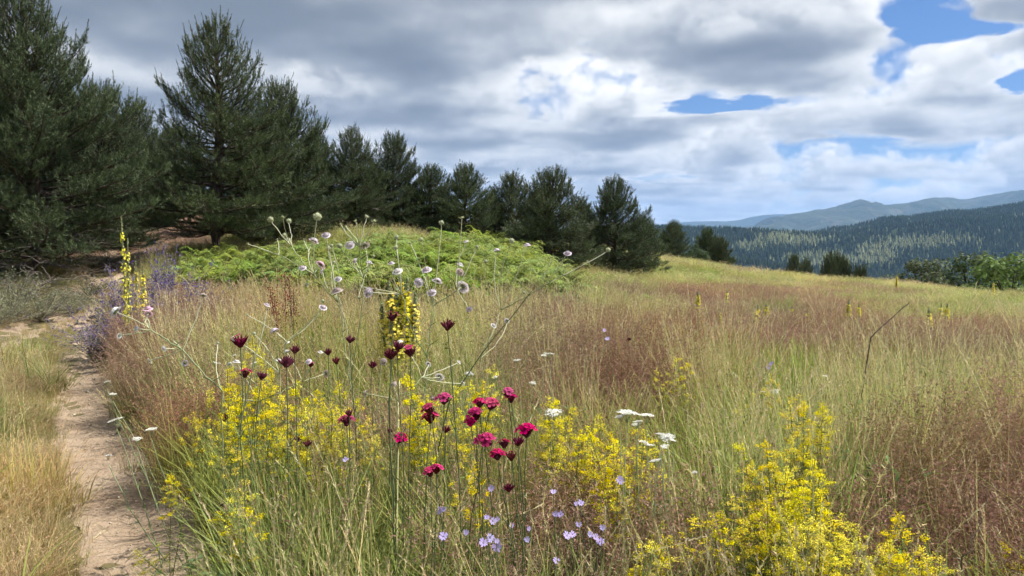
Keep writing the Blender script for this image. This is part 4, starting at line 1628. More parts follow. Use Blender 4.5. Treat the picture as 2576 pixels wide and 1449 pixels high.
# ---- wild pinks ------------------------------------------------------------
def pink_head(s, blooms):
    rs = seeded(s)
    ca, pe = MB(), MB()
    n = 26
    a = rs.uniform(0, 6.28, n)
    sp = rs.uniform(0.15, 1.25, n)
    d = unit(np.stack([np.cos(a) * sp, np.sin(a) * sp, np.ones(n)], -1))
    for k in range(n):
        L = rs.uniform(0.013, 0.021)
        ca.tube(np.array([d[k] * 0.002, d[k] * L * .6, d[k] * L]), [0.0018, 0.0022, 0.0005], np.array((0.085, 0.008, 0.020)) * rs.uniform(.7, 1.5), 4)
    ca.ball((0, 0, 0.002), 0.005, (0.075, 0.012, 0.02), 0.7, 7, 4)
    for k in range(blooms):
        a0 = k * 2.4 + rs.normal(0, .3)
        el = 0.25 + 0.75 * (k / max(blooms - 1, 1)) if blooms > 1 else .4
        c = np.array([math.cos(a0) * el * 0.013, math.sin(a0) * el * 0.013, 0.020 - 0.007 * el])
        nr = unit(np.array([math.cos(a0) * el, math.sin(a0) * el, 0.9]))
        t1 = unit(np.cross(nr, (0.3, 0.5, 0.8)))
        t2 = np.cross(nr, t1)
        col = np.array((0.72, 0.045, 0.22)) * rs.uniform(.8, 1.1)
        for j in range(5):
            b = j * 1.2566 + rs.normal(0, .08)
            r_ = t1 * math.cos(b) + t2 * math.sin(b)
            s_ = np.cross(nr, r_)
            V = [c, c + r_ * .0045 + s_ * .0028, c + r_ * .0080 + s_ * .0026 + nr * .001, c + r_ * .0085 + nr * .0005, c + r_ * .0080 - s_ * .0026 + nr * .001, c + r_ * .0045 - s_ * .0028]
            cc = np.array([col * .25] + [col] * 2 + [col * 1.1] + [col] * 2)
            pe.raw(V, tris=[(0, 1, 2), (0, 2, 3), (0, 3, 4), (0, 4, 5)], col=np.clip(cc, 0, 1))
    return ca.mesh('flower_head'), (pe.mesh('petals') if blooms else None)


PINKS = {'p': [pink_head(720 + k, 5 + k) for k in range(3)], 'm': [pink_head(730, 1), pink_head(731, 2)], 'd': [pink_head(740, 0), pink_head(741, 0)]}


def wild_pink(label, Y, heads):
    foot = stand(np.mean([h[0] for h in heads]), Y + 0.04)
    o = empty('wild_pink', foot, label, 'wildflower', 'wild pinks flowering above the grass')
    for (u, v, px, k) in heads:
        y = Y + FR.normal(0, 0.035)
        top = on_ray(u, v + px * 0.25, y) - foot
        f = np.array([top[0] * 0.25 + FR.normal(0, .03), FR.normal(0, .03), -0.01])
        mb = MB()
        P = arc(f, top, 0.025, 8, 0.003)
        mb.tube(P, np.linspace(0.0019, 0.0013, 8), (0.085, 0.125, 0.05), 4, (0.13, 0.15, 0.07))
        for j in (2, 3, 5):
            for sgn in (-1, 1):
                dd = unit(np.array([sgn * FR.uniform(.3, .8), FR.normal(0, .4), 1.0]))
                mb.needles([P[j]], [dd], 0.055, 0.0030, (0.12, 0.18, 0.07))
        s = add_obj('stem', mb.mesh('stem'), STEM, o)
        ca, pe = PINKS[k][FR.integers(len(PINKS[k]))]
        h = add_obj('flower_head', ca, STEM, s)
        d = Vector(unit(P[-1] - P[-2]) + FR.normal(0, .16, 3))
        h.rotation_euler = d.to_track_quat('Z', 'Y').to_euler()
        h.location = top
        sc = 1.15 * px * y / F_PX / 0.031
        h.scale = (sc * 1.05,) * 3
        if pe is not None:
            add_obj('petals', pe, PETAL, h).parent = s
            pobj = s.children[-1]
            pobj.location, pobj.rotation_euler, pobj.scale = h.location, h.rotation_euler, h.scale
    return o


for lab, Y, heads in [
        ('large maroon pink beside a green seed ball, nearest the path', 2.0, [(605, 862, 42, 'm')]),
        ('maroon pink with one open pink petal above yellow bedstraw, with a darker twin', 2.3, [(617, 942, 28, 'm'), (657, 947, 27, 'd')]),
        ('wide spiky maroon pink with a smaller one above it', 2.1, [(720, 913, 40, 'd'), (741, 881, 28, 'd')]),
        ('tiny pink bud-like flower between the maroon pinks', 2.6, [(781, 918, 18, 'm')]),
        ('two small maroon pinks in front of a yellow bedstraw tip', 2.5, [(826, 886, 24, 'd'), (847, 909, 25, 'd')]),
        ('maroon pink over a white scabious head', 2.5, [(880, 855, 25, 'd')]),
        ('maroon pink in front of the yellow mullein column', 2.3, [(987, 799, 30, 'm')]),
        ('trio of maroon pinks leaning together below the mullein column', 2.0, [(999, 872, 33, 'd'), (983, 892, 38, 'd'), (1033, 886, 36, 'm')]),
        ('small maroon pink left of the trio', 2.6, [(936, 919, 24, 'd')]),
        ('tallest dark spiky pink on a long leaning stem', 1.9, [(1126, 820, 36, 'd')]),
        ('dark pink stacked above a bright pink among the bedstraw', 2.2, [(879, 1040, 24, 'd'), (872, 1062, 35, 'p')]),
        ('little faded maroon pink at the outer bedstraw spire', 2.6, [(568, 1053, 21, 'd')]),
        ('pair of low maroon pinks on dark stems below the bedstraw', 2.4, [(748, 1106, 19, 'd'), (773, 1117, 23, 'd')]),
        ('single bright pink above the stacked pair of magenta pinks', 2.0, [(1117, 1006, 35, 'p')]),
        ('stacked pair of magenta pinks, one flower over the other', 1.95, [(1084, 1032, 35, 'p'), (1084, 1054, 37, 'p')]),
        ('topmost double magenta pink standing apart', 2.0, [(1278, 990, 29, 'p'), (1286, 1005, 28, 'p')]),
        ('cluster of four magenta pinks crowded together', 1.95, [(1207, 1016, 29, 'p'), (1232, 1019, 37, 'p'), (1200, 1045, 39, 'p'), (1185, 1064, 29, 'p')]),
        ('faded brownish pink head in the grass left of the crowded cluster', 2.3, [(1121, 1081, 23, 'd')]),
        ('bright pink beside the tall green stem with a tiny bud', 2.1, [(1003, 1104, 33, 'p'), (980, 1084, 15, 'd')]),
        ('round magenta pink with many open florets low in the middle', 1.85, [(1220, 1108, 42, 'p')]),
        ('brightest magenta pink at the edge of the yellow bedstraw', 1.85, [(1325, 1087, 43, 'p'), (1304, 1112, 31, 'd')]),
        ('magenta pink just below the brightest one', 1.95, [(1268, 1119, 29, 'p')]),
        ('two low magenta and maroon pinks side by side', 1.85, [(1252, 1146, 35, 'p'), (1286, 1150, 31, 'm')]),
        ('lowest magenta pink with two lobes hanging over green grass', 1.75, [(1083, 1190, 30, 'p'), (1098, 1183, 30, 'p')]),
        ('dark red pink low over the lilac flowers', 1.8, [(1280, 1228, 30, 'd')]),
        ('tiny dark red pink far out in the pale grass', 4.2, [(1581, 853, 13, 'd')]),
        ('small dark pink in the brown grass near the picture corner', 2.6, [(2330, 1230, 18, 'd')])]:
    wild_pink(lab, Y, heads)


# ---- scabious --------------------------------------------------------------
def scabious_flower(s, col=(0.80, 0.71, 0.79)):
    rs = seeded(s)
    mb = MB()
    mb.ball((0, 0, 0), 0.006, (0.22, 0.26, 0.12), 0.6, 8, 4)
    n = 120
    th = np.arccos(rs.uniform(0.05, 1, n))
    ph = rs.uniform(0, 6.28, n)
    d = np.stack([np.sin(th) * np.cos(ph), np.sin(th) * np.sin(ph), np.cos(th) * 0.62], -1)
    mb.flakes(d * 0.0105, d, rs.uniform(0.0022, 0.0036, n), jitter_col(col, n, .16, .05), 0.75, 0.3)
    m = 20
    a = np.arange(m) * 2 * math.pi / m
    d = np.stack([np.cos(a), np.sin(a), np.full(m, -0.05)], -1)
    mb.flakes(d * 0.0135, np.stack([d[:, 0] * .3, d[:, 1] * .3, np.ones(m)], -1), 0.0042, jitter_col(col, m, .14, .05), 0.7)
    a2 = np.arange(9) * 0.7
    mb.needles(np.zeros((9, 3)), np.stack([np.cos(a2), np.sin(a2), np.full(9, -.35)], -1), 0.015, 0.003, (0.24, 0.28, 0.12))
    return mb.mesh('flower_head')


def scabious_seed(s, col=(0.36, 0.38, 0.24)):
    rs = seeded(s)
    mb = MB()
    mb.ball((0, 0, 0.004), 0.0088, col, 0.92, 9, 6)
    n = 150
    d = unit(rs.normal(size=(n, 3)))
    mb.needles(d * 0.0082 + (0, 0, .004), d, 0.0036, 0.0012, jitter_col(np.array(col) * 1.35, n, .2))
    return mb.mesh('seed_head')


def scabious_bud(s):
    rs = seeded(s)
    mb = MB()
    mb.ball((0, 0, 0.002), 0.005, (0.30, 0.32, 0.17), 0.6, 8, 4)
    a = np.arange(11) * 2 * math.pi / 11
    mb.needles(np.stack([np.cos(a) * .003, np.sin(a) * .003, np.zeros(11)], -1), np.stack([np.cos(a), np.sin(a), np.full(11, .55)], -1), 0.010, 0.0028, jitter_col((0.42, 0.42, 0.24), 11))
    return mb.mesh('bud')


SCAB = {'f': [scabious_flower(750 + k) for k in range(3)], 'w': [scabious_flower(755, (0.82, 0.79, 0.78))], 'k': [scabious_flower(757, (0.78, 0.52, 0.64))],
        's': [scabious_flower(758, (0.56, 0.46, 0.43))], 'g': [scabious_seed(760 + k) for k in range(2)], 'b': [scabious_bud(765 + k) for k in range(2)]}
SNAME = {'g': 'seed_head', 'b': 'bud'}


def scabious(label, Y, base_u, hubs, heads, foot_Y=None):
    """hubs: pixels where the main stems fork; each head grows from its nearest hub (chosen by index)."""
    foot = stand(base_u, foot_Y or Y)
    o = empty('scabious', foot, label, 'wildflower', 'tall pale scabious plants')
    mb = MB()
    hp = []
    for (u, v, b) in hubs:
        p = on_ray(u, v, Y + FR.normal(0, .04)) - foot
        hp.append(p)
        q = hp[b] if b >= 0 else np.array([FR.normal(0, .02), FR.normal(0, .02), -0.01])
        P = arc(q, p, 0.03, 9, 0.0025)
        mb.tube(P, np.linspace(0.0028 if b < 0 else 0.0022, 0.0022 if b < 0 else 0.0018, 9), (0.22, 0.26, 0.11), 5, (0.40, 0.42, 0.25))
        for j in (2, 5):
            for sgn in (-1, 1):
                mb.needles([P[j]], [unit(np.array([sgn, FR.normal(0, .5), .6]))], 0.05, 0.004, (0.20, 0.24, 0.10))
    mains = add_obj('main_stem', mb.mesh('main_stem'), STEM, o)
    for (u, v, px, k, b) in heads:
        y = Y + FR.normal(0, .09)
        p = on_ray(u, v + px * 0.3, y) - foot
        mb = MB()
        P = arc(hp[b], p, 0.05, 8, 0.0014)
        mb.tube(P, np.linspace(0.0018, 0.0013, 8), (0.38, 0.40, 0.23), 4, (0.56, 0.56, 0.40))
        s = add_obj('flower_stem', mb.mesh('flower_stem'), STEM, o)
        m = SCAB[k][FR.integers(len(SCAB[k]))]
        h = add_obj(SNAME.get(k, 'flower_head'), m, PETAL if k in 'fwks' else STEM, s)
        d = Vector(unit(P[-1] - P[-3]) * 0.8 + FR.normal(0, .3, 3) + (0, -0.25, 0.3))
        h.rotation_euler = d.to_track_quat('Z', 'Y').to_euler()
        h.location = p
        ref = {'g': 0.0225, 'b': 0.020}.get(k, 0.031)
        h.scale = (max(1.38 * px * y / F_PX / ref, 0.6),) * 3
    return o


scabious('tallest many-branched scabious rising in front of the pines', 2.75, 905,
         [(880, 960, -1), (850, 760, 0), (790, 690, 1), (735, 620, 2), (915, 700, 0), (905, 620, 4), (960, 900, -1), (700, 640, 2)],
         [(682, 550, 13, 'g', 3), (725, 554, 11, 'g', 3), (798, 542, 17, 'g', 2), (711, 543, 8, 'b', 3), (856, 561, 8, 'b', 5), (894, 553, 8, 'b', 5), (922, 542, 11, 'b', 5),
          (941, 553, 12, 'b', 5), (872, 570, 14, 'b', 5), (718, 590, 11, 'g', 3), (726, 601, 12, 'g', 3), (764, 600, 9, 'b', 2), (828, 623, 11, 'g', 1), (835, 617, 9, 'g', 1),
          (855, 615, 12, 'g', 4), (929, 603, 9, 'b', 5), (698, 600, 8, 'b', 7), (623, 611, 8, 'b', 7), (790, 599, 20, 'f', 2), (820, 586, 16, 'f', 1), (880, 610, 18, 'f', 4), (917, 611, 19, 's', 4),
          (807, 659, 20, 'k', 2), (811, 679, 13, 'f', 1), (761, 669, 14, 'f', 2), (893, 652, 12, 'f', 4), (929, 656, 14, 'f', 4), (851, 697, 13, 'f', 1), (848, 724, 23, 's', 0),
          (939, 641, 8, 'b', 4), (840, 659, 8, 'g', 1), (773, 713, 9, 'g', 2), (903, 745, 9, 'b', 4)])
scabious('scabious with lilac heads clustered over the yellow mullein column', 2.9, 1060,
         [(1075, 900, -1), (1090, 770, 0), (1010, 740, 0), (1150, 730, 1)],
         [(985, 658, 12, 'f', 2), (1000, 676, 19, 'w', 2), (1073, 672, 19, 'f', 1), (1100, 700, 20, 'f', 1), (1164, 713, 25, 'f', 3), (1053, 705, 17, 'f', 1), (1045, 711, 14, 'f', 2),
          (1086, 730, 17, 'f', 1), (1158, 661, 14, 'w', 3), (1157, 679, 15, 's', 3), (1173, 605, 11, 'f', 3), (1111, 559, 11, 'g', 1), (1162, 545, 12, 'b', 3), (998, 595, 9, 'g', 2),
          (1032, 609, 8, 'b', 1), (996, 621, 10, 'g', 2), (1060, 601, 10, 'g', 1), (926, 729, 19, 'f', 2), (1181, 774, 13, 'f', 3), (912, 718, 10, 'g', 2), (1200, 620, 8, 'g', 3)])
scabious('scabious leaning out with long bare stems toward the lone young pine', 3.0, 1190,
         [(1210, 900, -1), (1260, 780, 0), (1350, 730, 1), (1400, 700, 2)],
         [(1249, 625, 15, 'f', 1), (1326, 612, 15, 'f', 1), (1428, 632, 15, 'f', 2), (1287, 604, 11, 'g', 1), (1530, 627, 10, 'g', 3), (1388, 645, 10, 'b', 2), (1478, 655, 7, 'b', 3),
          (1222, 656, 9, 'g', 1), (1275, 803, 10, 'w', 0), (1242, 815, 11, 'w', 0), (1317, 735, 8, 'g', 1)])
scabious('scabious sprawling over the path side with two big pale heads', 2.35, 600,
         [(560, 985, -1), (460, 880, 0), (380, 830, 1), (640, 900, -1)],
         [(290, 776, 27, 'w', 2), (372, 771, 18, 'k', 2), (374, 784, 15, 'k', 2), (342, 824, 8, 'w', 2), (511, 738, 17, 's', 1), (465, 909, 12, 'f', 1), (412, 874, 8, 'w', 1), (436, 855, 7, 'b', 1),
          (672, 763, 12, 'f', 3), (300, 842, 7, 'w', 2), (376, 905, 9, 's', 1), (548, 862, 8, 'g', 0)])
scabious('scabious with one round lilac flower above the maroon pinks', 2.6, 700,
         [(705, 940, -1), (720, 860, 0)],
         [(690, 826, 19, 'f', 1), (813, 768, 15, 'f', 1), (622, 790, 8, 'b', 1), (640, 838, 8, 'g', 0), (590, 850, 14, 'g', 0), (722, 858, 9, 'w', 1), (812, 756, 8, 'g', 1)])
scabious('withered scabious with whitish heads among the bedstraw plumes', 2.5, 1010,
         [(1000, 1010, -1), (1060, 950, 0)],
         [(1106, 942, 17, 'w', 1), (1005, 856, 17, 'w', 1), (1078, 912, 11, 'w', 1), (965, 905, 13, 's', 0), (920, 985, 18, 's', 0), (1155, 908, 9, 'w', 1), (990, 962, 14, 's', 0), (1165, 962, 9, 'w', 1), (1085, 998, 13, 's', 1)])
scabious('withered white-headed scabious low in the bedstraw by the path side', 2.6, 640,
         [(650, 1010, -1), (760, 960, 0)],
         [(595, 905, 14, 'w', 0), (578, 912, 12, 'w', 0), (820, 935, 14, 's', 1), (776, 905, 12, 'f', 1), (580, 1000, 13, 's', 0), (604, 1002, 15, 's', 0), (720, 880, 13, 'w', 1), (806, 882, 10, 'w', 1)])


# ---- mullein ---------------------------------------------------------------
def mullein_spike(s, H=1.0, bare=0.30, r=0.022, dense=1.0):
    """Unit-height mullein: leafy stem, then a spike of yellow flowers with green buds at the tip."""
    rs = seeded(s)
    st, fl = MB(), MB()
    P = np.stack([0.010 * np.sin(np.linspace(0, 3, 9) + s), 0.010 * np.cos(np.linspace(0, 2, 9) + s), np.linspace(0, H, 9)], -1)
    P[:, :2] -= P[0, :2]
    st.tube(P, np.linspace(0.010, 0.004, 9), (0.22, 0.25, 0.13), 6)
    n = int(150 * dense)
    z = H * (bare + (1.0 - bare) * rs.random(n))
    a = rs.uniform(0, 6.28, n)
    f = (z / H - bare) / (1 - bare)
    rr = r * (1 - 0.75 * f ** 2)
    c = np.stack([np.interp(z, P[:, 2], P[:, 0]), np.interp(z, P[:, 2], P[:, 1]), z], -1)
    d = np.stack([np.cos(a), np.sin(a), rs.uniform(0.1, .6, n)], -1)
    st.flakes(c + d * rr[:, None] * .6, d, 0.0085, jitter_col((0.27, 0.30, 0.13), n, .2), 0.7)
    k = (f < 0.85) & (rs.random(n) < 0.8) & (np.sin(f * 40 + s) > -0.75)
    m = k.sum()
    for j in range(2):
        fl.flakes(c[k] + d[k] * rr[k][:, None] * (1.0 + .2 * j), d[k] + rs.normal(0, .35, (m, 3)), rs.uniform(.007, .0125, m), jitter_col((0.92, 0.81, 0.10), m, .12, .05), 0.85, .15)
    for q in range(16):
        zz = H * bare * rs.random() ** 1.3
        aa = rs.uniform(0, 6.28)
        L = 0.16 * (1 - 0.6 * zz / (H * bare))
        dd = unit(np.array([math.cos(aa), math.sin(aa), 0.45]))
        p = np.array([0, 0, zz])
        sd = unit(np.cross(dd, (0, 0, 1)))
        V = [p, p + dd * L * .5 + sd * .03, p + dd * L + (0, 0, -.04), p + dd * L * .5 - sd * .03]
        st.raw(V, quads=[(0, 1, 2, 3)], col=jitter_col((0.24, 0.28, 0.15), 4, .1))
    return st.mesh('stem'), fl.mesh('blossom')


MULL = [mullein_spike(780, r=.026, dense=1.25), mullein_spike(781, bare=0.45), mullein_spike(782, bare=0.5, dense=0.8), mullein_spike(783, bare=0.35, r=0.03, dense=3.2)]


def mullein(label, Y, spikes, kinds=(0, 1, 2), group='yellow mulleins in the meadow', thick=1.0):
    foot = stand(np.mean([s[0] for s in spikes]), Y)
    o = empty('mullein', foot, label, 'wildflower', group)
    for i, (u, v) in enumerate(spikes):
        top = on_ray(u, v, Y + (0 if i == 0 else FR.normal(0, .04))) - foot
        f = np.array([top[0] * .55, FR.normal(0, .02), 0.0])
        sm, bm = MULL[kinds[i % len(kinds)]]
        s = add_obj('stem', sm, STEM, o)
        place_between(s, f, top, 1.0, thick)
        add_obj('blossom', bm, PETAL, s)
    return o


mullein('tall yellow mullein spire standing before the dark wood by the path', 6.3, [(307, 546), (316, 600), (338, 655)], (0, 0, 2), thick=.85)
mullein('shorter greenish mullein spike beside the tall mullein spire', 6.2, [(352, 668)], (1,))
mullein('dense yellow mullein column crowded with flower spikes in mid meadow', 4.4,
        [(1000, 676), (985, 705), (1015, 700), (1030, 712), (975, 730), (1042, 735), (1008, 725), (992, 735), (1022, 740), (968, 760), (1000, 745)], (3, 3, 3), thick=1.15)
for (u, v, h, lab) in [
        (1752, 733, 40, 'yellow mullein spike at the inner edge of the slope, just below the brow'),
        (1827, 728, 26, 'faint mullein spike higher up the slope than its neighbours'),
        (1762, 785, 30, 'short mullein low on the slope, nearest the bracken'),
        (1811, 776, 38, 'mullein standing alone on the open slope'),
        (1897, 768, 52, 'first of two close mulleins on the red grass slope'),
        (1905, 766, 40, 'second of two close mulleins on the red grass slope'),
        (1933, 764, 28, 'small mullein right after the two close mulleins'),
        (1987, 768, 22, 'very small mullein half sunk in the red grass'),
        (2037, 776, 36, 'mullein in the middle of the slope'),
        (2082, 786, 24, 'stubby mullein bent in the red grass'),
        (2135, 754, 60, 'tall slender mullein on the slope'),
        (2159, 764, 40, 'mullein close beside the tall slender one'),
        (2343, 776, 62, 'foremost mullein of the three near the green strip'),
        (2364, 762, 40, 'left one of the mullein pair behind the foremost one'),
        (2378, 762, 44, 'right one of the mullein pair behind the foremost one'),
        (1660, 628, 22, 'distant mullein on the skyline below the little pines'),
        (2500, 706, 20, 'distant mullein on the lower meadow brow'),
        (2256, 690, 20, 'distant mullein on the brow before the tree belt')]:
    x, Y = at(u, v + h, 0.36)
    mullein(lab, min(Y, 26), [(u, v)], ((3, 0)[FR.integers(0, 2)],), thick=1.25)


# ---- yarrow ----------------------------------------------------------------
def umbel(s, r=0.03):
    rs = seeded(s)
    mb, st = MB(), MB()
    for k in range(11):
        rr, a = r * math.sqrt(k / 11.0), k * 2.4
        c = np.array([rr * math.cos(a), rr * math.sin(a), 0.004 * rs.random() - 0.12 * rr])
        st.tube(np.array([(0, 0, -0.035), c * .7 + (0, 0, -.012), c]), 0.0007, (0.28, 0.32, 0.16), 3)
        n = 26
        q = c + np.stack([rs.normal(0, .0048, n), rs.normal(0, .0048, n), rs.normal(0, .0012, n)], -1)
        mb.flakes(q, rs.normal(0, .3, (n, 3)) + (0, 0, 1), 0.0030, jitter_col((0.82, 0.82, 0.76), n, .08, .02), 0.9)
    return mb.mesh('flower_head'), st.mesh('umbel_stalks')


UMB = [umbel(800), umbel(801, .024), umbel(802, .02)]


def yarrow(label, Y, heads):
    um = np.mean([h[0] for h in heads])
    foot = stand(um + (120 if um < 400 else 0), Y + .02)
    o = empty('yarrow', foot, label, 'wildflower', 'white yarrow plants')
    for (u, v, px) in heads:
        p = on_ray(u, v, Y + FR.normal(0, .04)) - foot
        mb = MB()
        P = arc(np.array([p[0] * (.5 if um > 400 else .1) + FR.normal(0, .015), FR.normal(0, .02), -.01]), p + (0, 0, -.03), 0.03, 8, .003)
        mb.tube(P, np.linspace(.0020, .0012, 8), (0.24, 0.29, 0.13), 4, (0.38, 0.42, 0.24))
        n = 46
        i = FR.integers(0, 6, n)
        mb.needles(P[i] + FR.normal(0, .004, (n, 3)), FR.normal(0, .8, (n, 3)) + (0, 0, .5), .022, .002, jitter_col((0.19, 0.26, 0.10), n))
        s = add_obj('stem', mb.mesh('stem'), STEM, o)
        fm, sm = UMB[FR.integers(3)]
        h = add_obj('flower_head', fm, PETAL, s)
        h.location = p
        h.rotation_euler = (FR.normal(.18, .12), FR.normal(0, .12), FR.uniform(0, 6))
        sc = px * Y / F_PX / 0.062
        h.scale = (sc * 1.1,) * 3
        k = add_obj('umbel_stalks', sm, STEM, s)
        k.location, k.rotation_euler, k.scale = h.location, h.rotation_euler, h.scale
    return o


for lab, Y, heads in [
        ('yarrow with the largest white umbels above the bedstraw', 2.0, [(1578, 1036, 48), (1605, 1060, 30), (1560, 1046, 26)]),
        ('yarrow with two flat white umbels next to the largest ones', 2.05, [(1625, 1043, 42), (1600, 1066, 22)]),
        ('lower yarrow with a row of three white umbels on pale stems', 2.0, [(1660, 1091, 26), (1682, 1100, 38), (1670, 1096, 24), (1693, 1107, 18)]),
        ('yarrow with small loose white umbels below the row of three', 2.0, [(1632, 1118, 26), (1618, 1110, 22), (1650, 1157, 30), (1672, 1122, 20)]),
        ('yarrow umbel at the left of the golden bedstraw', 2.2, [(1393, 1035, 40)]),
        ('single small white yarrow in the green grass gap', 2.0, [(1747, 1187, 16)]),
        ('small yarrow far back in the pale grass', 3.0, [(1382, 889, 26), (1368, 893, 16)]),
        ('pair of white yarrow umbels drooping beside the path', 2.5, [(380, 1079, 32), (345, 1102, 22)]),
        ('lowest yarrow leaning over the sandy path', 2.6, [(292, 1054, 34), (272, 1145, 20)]),
        ('two tiny yarrows at the path edge farther up', 3.2, [(269, 960, 18), (283, 990, 16)]),
        ('small white yarrow dots in the flower patch', 2.6, [(590, 893, 14), (545, 912, 18), (700, 905, 20), (640, 912, 14)]),
        ('yarrow in the tall grass behind the corner bedstraw', 3.2, [(1950, 983, 20), (1920, 985, 14), (2075, 945, 12)]),
        ('yarrow between the pinks and the pale grass', 3.0, [(1180, 938, 20), (1245, 948, 18), (1300, 905, 18), (1340, 962, 16)])]:
    yarrow(lab, Y, heads)


# ---- lilac flowers in the brown grass -------------------------------------
def lilac(s):
    rs = seeded(s)
    mb = MB()
    n = 9
    for k in range(n):
        a = k * 2 * math.pi / n + rs.normal(0, .08)
        r_, s_ = np.array([math.cos(a), math.sin(a), .18]), np.array([-math.sin(a), math.cos(a), 0])
        L = .0105 * rs.uniform(.85, 1.1)
        V = [r_ * .001, r_ * L * .55 + s_ * .0021, r_ * L + s_ * .0019, r_ * L * 1.03, r_ * L - s_ * .0019, r_ * L * .55 - s_ * .0021]
        mb.raw(V, tris=[(0, 1, 2), (0, 2, 3), (0, 3, 4), (0, 4, 5)], col=jitter_col((0.52, 0.43, 0.78), 6, .1, .04))
    mb.ball((0, 0, .001), .0016, (0.42, 0.36, 0.5), .6, 6, 3)
    return mb.mesh('flower_head')


LIL = [lilac(820 + k) for k in range(3)]


def lilac_plant(label, Y, heads):
    foot = stand(np.mean([h[0] for h in heads]), Y + .03)
    o = empty('lilac_wildflower', foot, label, 'wildflower', 'small lilac flowers low in the grass')
    for (u, v, px) in heads:
        p = on_ray(u, v, Y + FR.normal(0, .03)) - foot
        mb = MB()
        P = arc(np.array([p[0] * .6, FR.normal(0, .02), -.01]), p, .04, 7, .003)
        mb.tube(P, np.linspace(.0014, .0009, 7), (0.13, 0.17, 0.08), 4)
        s = add_obj('stem', mb.mesh('stem'), STEM, o)
        h = add_obj('flower_head', LIL[FR.integers(3)], PETAL, s)
        h.location = p
        h.rotation_euler = (FR.uniform(.5, 1.2), FR.normal(0, .35), FR.uniform(-.5, .5))
        h.scale = (px * Y / F_PX / .021,) * 3
    return o


for lab, Y, heads in [
        ('lilac flower plant with three open star-like blossoms near the bottom edge', 1.7, [(1216, 1365, 26), (1233, 1353, 23), (1251, 1376, 27), (1250, 1360, 14)]),
        ('lilac flower half turned away in the dark green grass', 1.75, [(1115, 1349, 25)]),
        ('lilac flowers in the grass above the half-turned one', 1.8, [(1107, 1284, 20), (1116, 1280, 15), (1172, 1339, 15)]),
        ('lilac flowers above the three star-like blossoms', 1.8, [(1225, 1301, 15), (1240, 1310, 21), (1251, 1306, 14), (1287, 1322, 14)]),
        ('lilac flower just left of the low dark red pink', 1.8, [(1236, 1228, 18)]),
        ('pair of lilac flowers side by side in the brown grass', 1.72, [(1426, 1347, 24), (1440, 1344, 20)]),
        ('three lilac flowers in a slanting row in the brown grass', 1.72, [(1509, 1362, 24), (1498, 1350, 18), (1484, 1343, 16), (1516, 1327, 16)]),
        ('lilac flowers on the upper brown grass mound', 1.85, [(1461, 1265, 18), (1449, 1267, 13), (1392, 1237, 16)]),
        ('faint lilac flowers in the middle of the brown grass', 1.78, [(1397, 1293, 15), (1410, 1293, 16), (1456, 1319, 16), (1330, 1329, 13)]),
        ('single faded lilac flower low in the brown grass', 1.68, [(1399, 1410, 18), (1326, 1357, 16)]),
        ('pink-lilac flower at the foot of the golden bedstraw', 2.0, [(1560, 1207, 22)]),
        ('small lilac flower under the maroon pinks near the path side', 2.3, [(869, 1156, 16)]),
        ('violet flowers far back in the pale grass', 3.4, [(1528, 852, 12), (1520, 830, 10), (1940, 915, 14), (1932, 925, 12)])]:
    lilac_plant(lab, Y, heads)


# ---- violet herbs, dock and shrubs by the track -----------------------------
def violet_herb(s, H=0.8, col=(0.13, 0.095, 0.30)):
    rs = seeded(s)
    st, fl = MB(), MB()
    for k in range(30):
        a = rs.uniform(0, 6.28)
        top = np.array([math.cos(a) * rs.uniform(.05, .42), math.sin(a) * rs.uniform(.05, .42), H * rs.uniform(.40, 1.0)])
        P = np.array([top * np.array([t ** 1.4, t ** 1.4, t]) for t in np.linspace(0, 1, 7)]) + rs.normal(0, .008, (7, 3)) * np.linspace(0, 1, 7)[:, None]
        st.tube(P, np.linspace(.0035, .0015, 7), (0.27, 0.24, 0.23), 4)
        for j in range(11):
            f = rs.uniform(.25, 1) * 6
            i = min(int(f), 5)
            p = P[i] + (P[i + 1] - P[i]) * (f - i)
            d = unit(rs.normal(0, .6, 3) + (0, 0, .55))
            L = rs.uniform(.04, .12)
            st.tube(np.array([p, p + d * L]), .0013, (0.22, 0.19, 0.19), 3)
            n = 6
            q = p + d * (L * rs.uniform(.3, 1.05, n))[:, None] + rs.normal(0, .006, (n, 3))
            old = rs.random(n) < .45
            c = np.where(old[:, None], jitter_col((0.30, 0.26, 0.27), n, .2), jitter_col(col, n, .25))
            fl.flakes(q, rs.normal(size=(n, 3)), rs.uniform(.006, .011, n), c, .7)
        n = 16
        i = rs.integers(0, 5, n)
        st.flakes(P[i] + rs.normal(0, .012, (n, 3)), rs.normal(0, 1, (n, 3)), rs.uniform(.014, .028, n), jitter_col((0.17, 0.19, 0.12), n), .28)
    return st.mesh('stem'), fl.mesh('blossom')


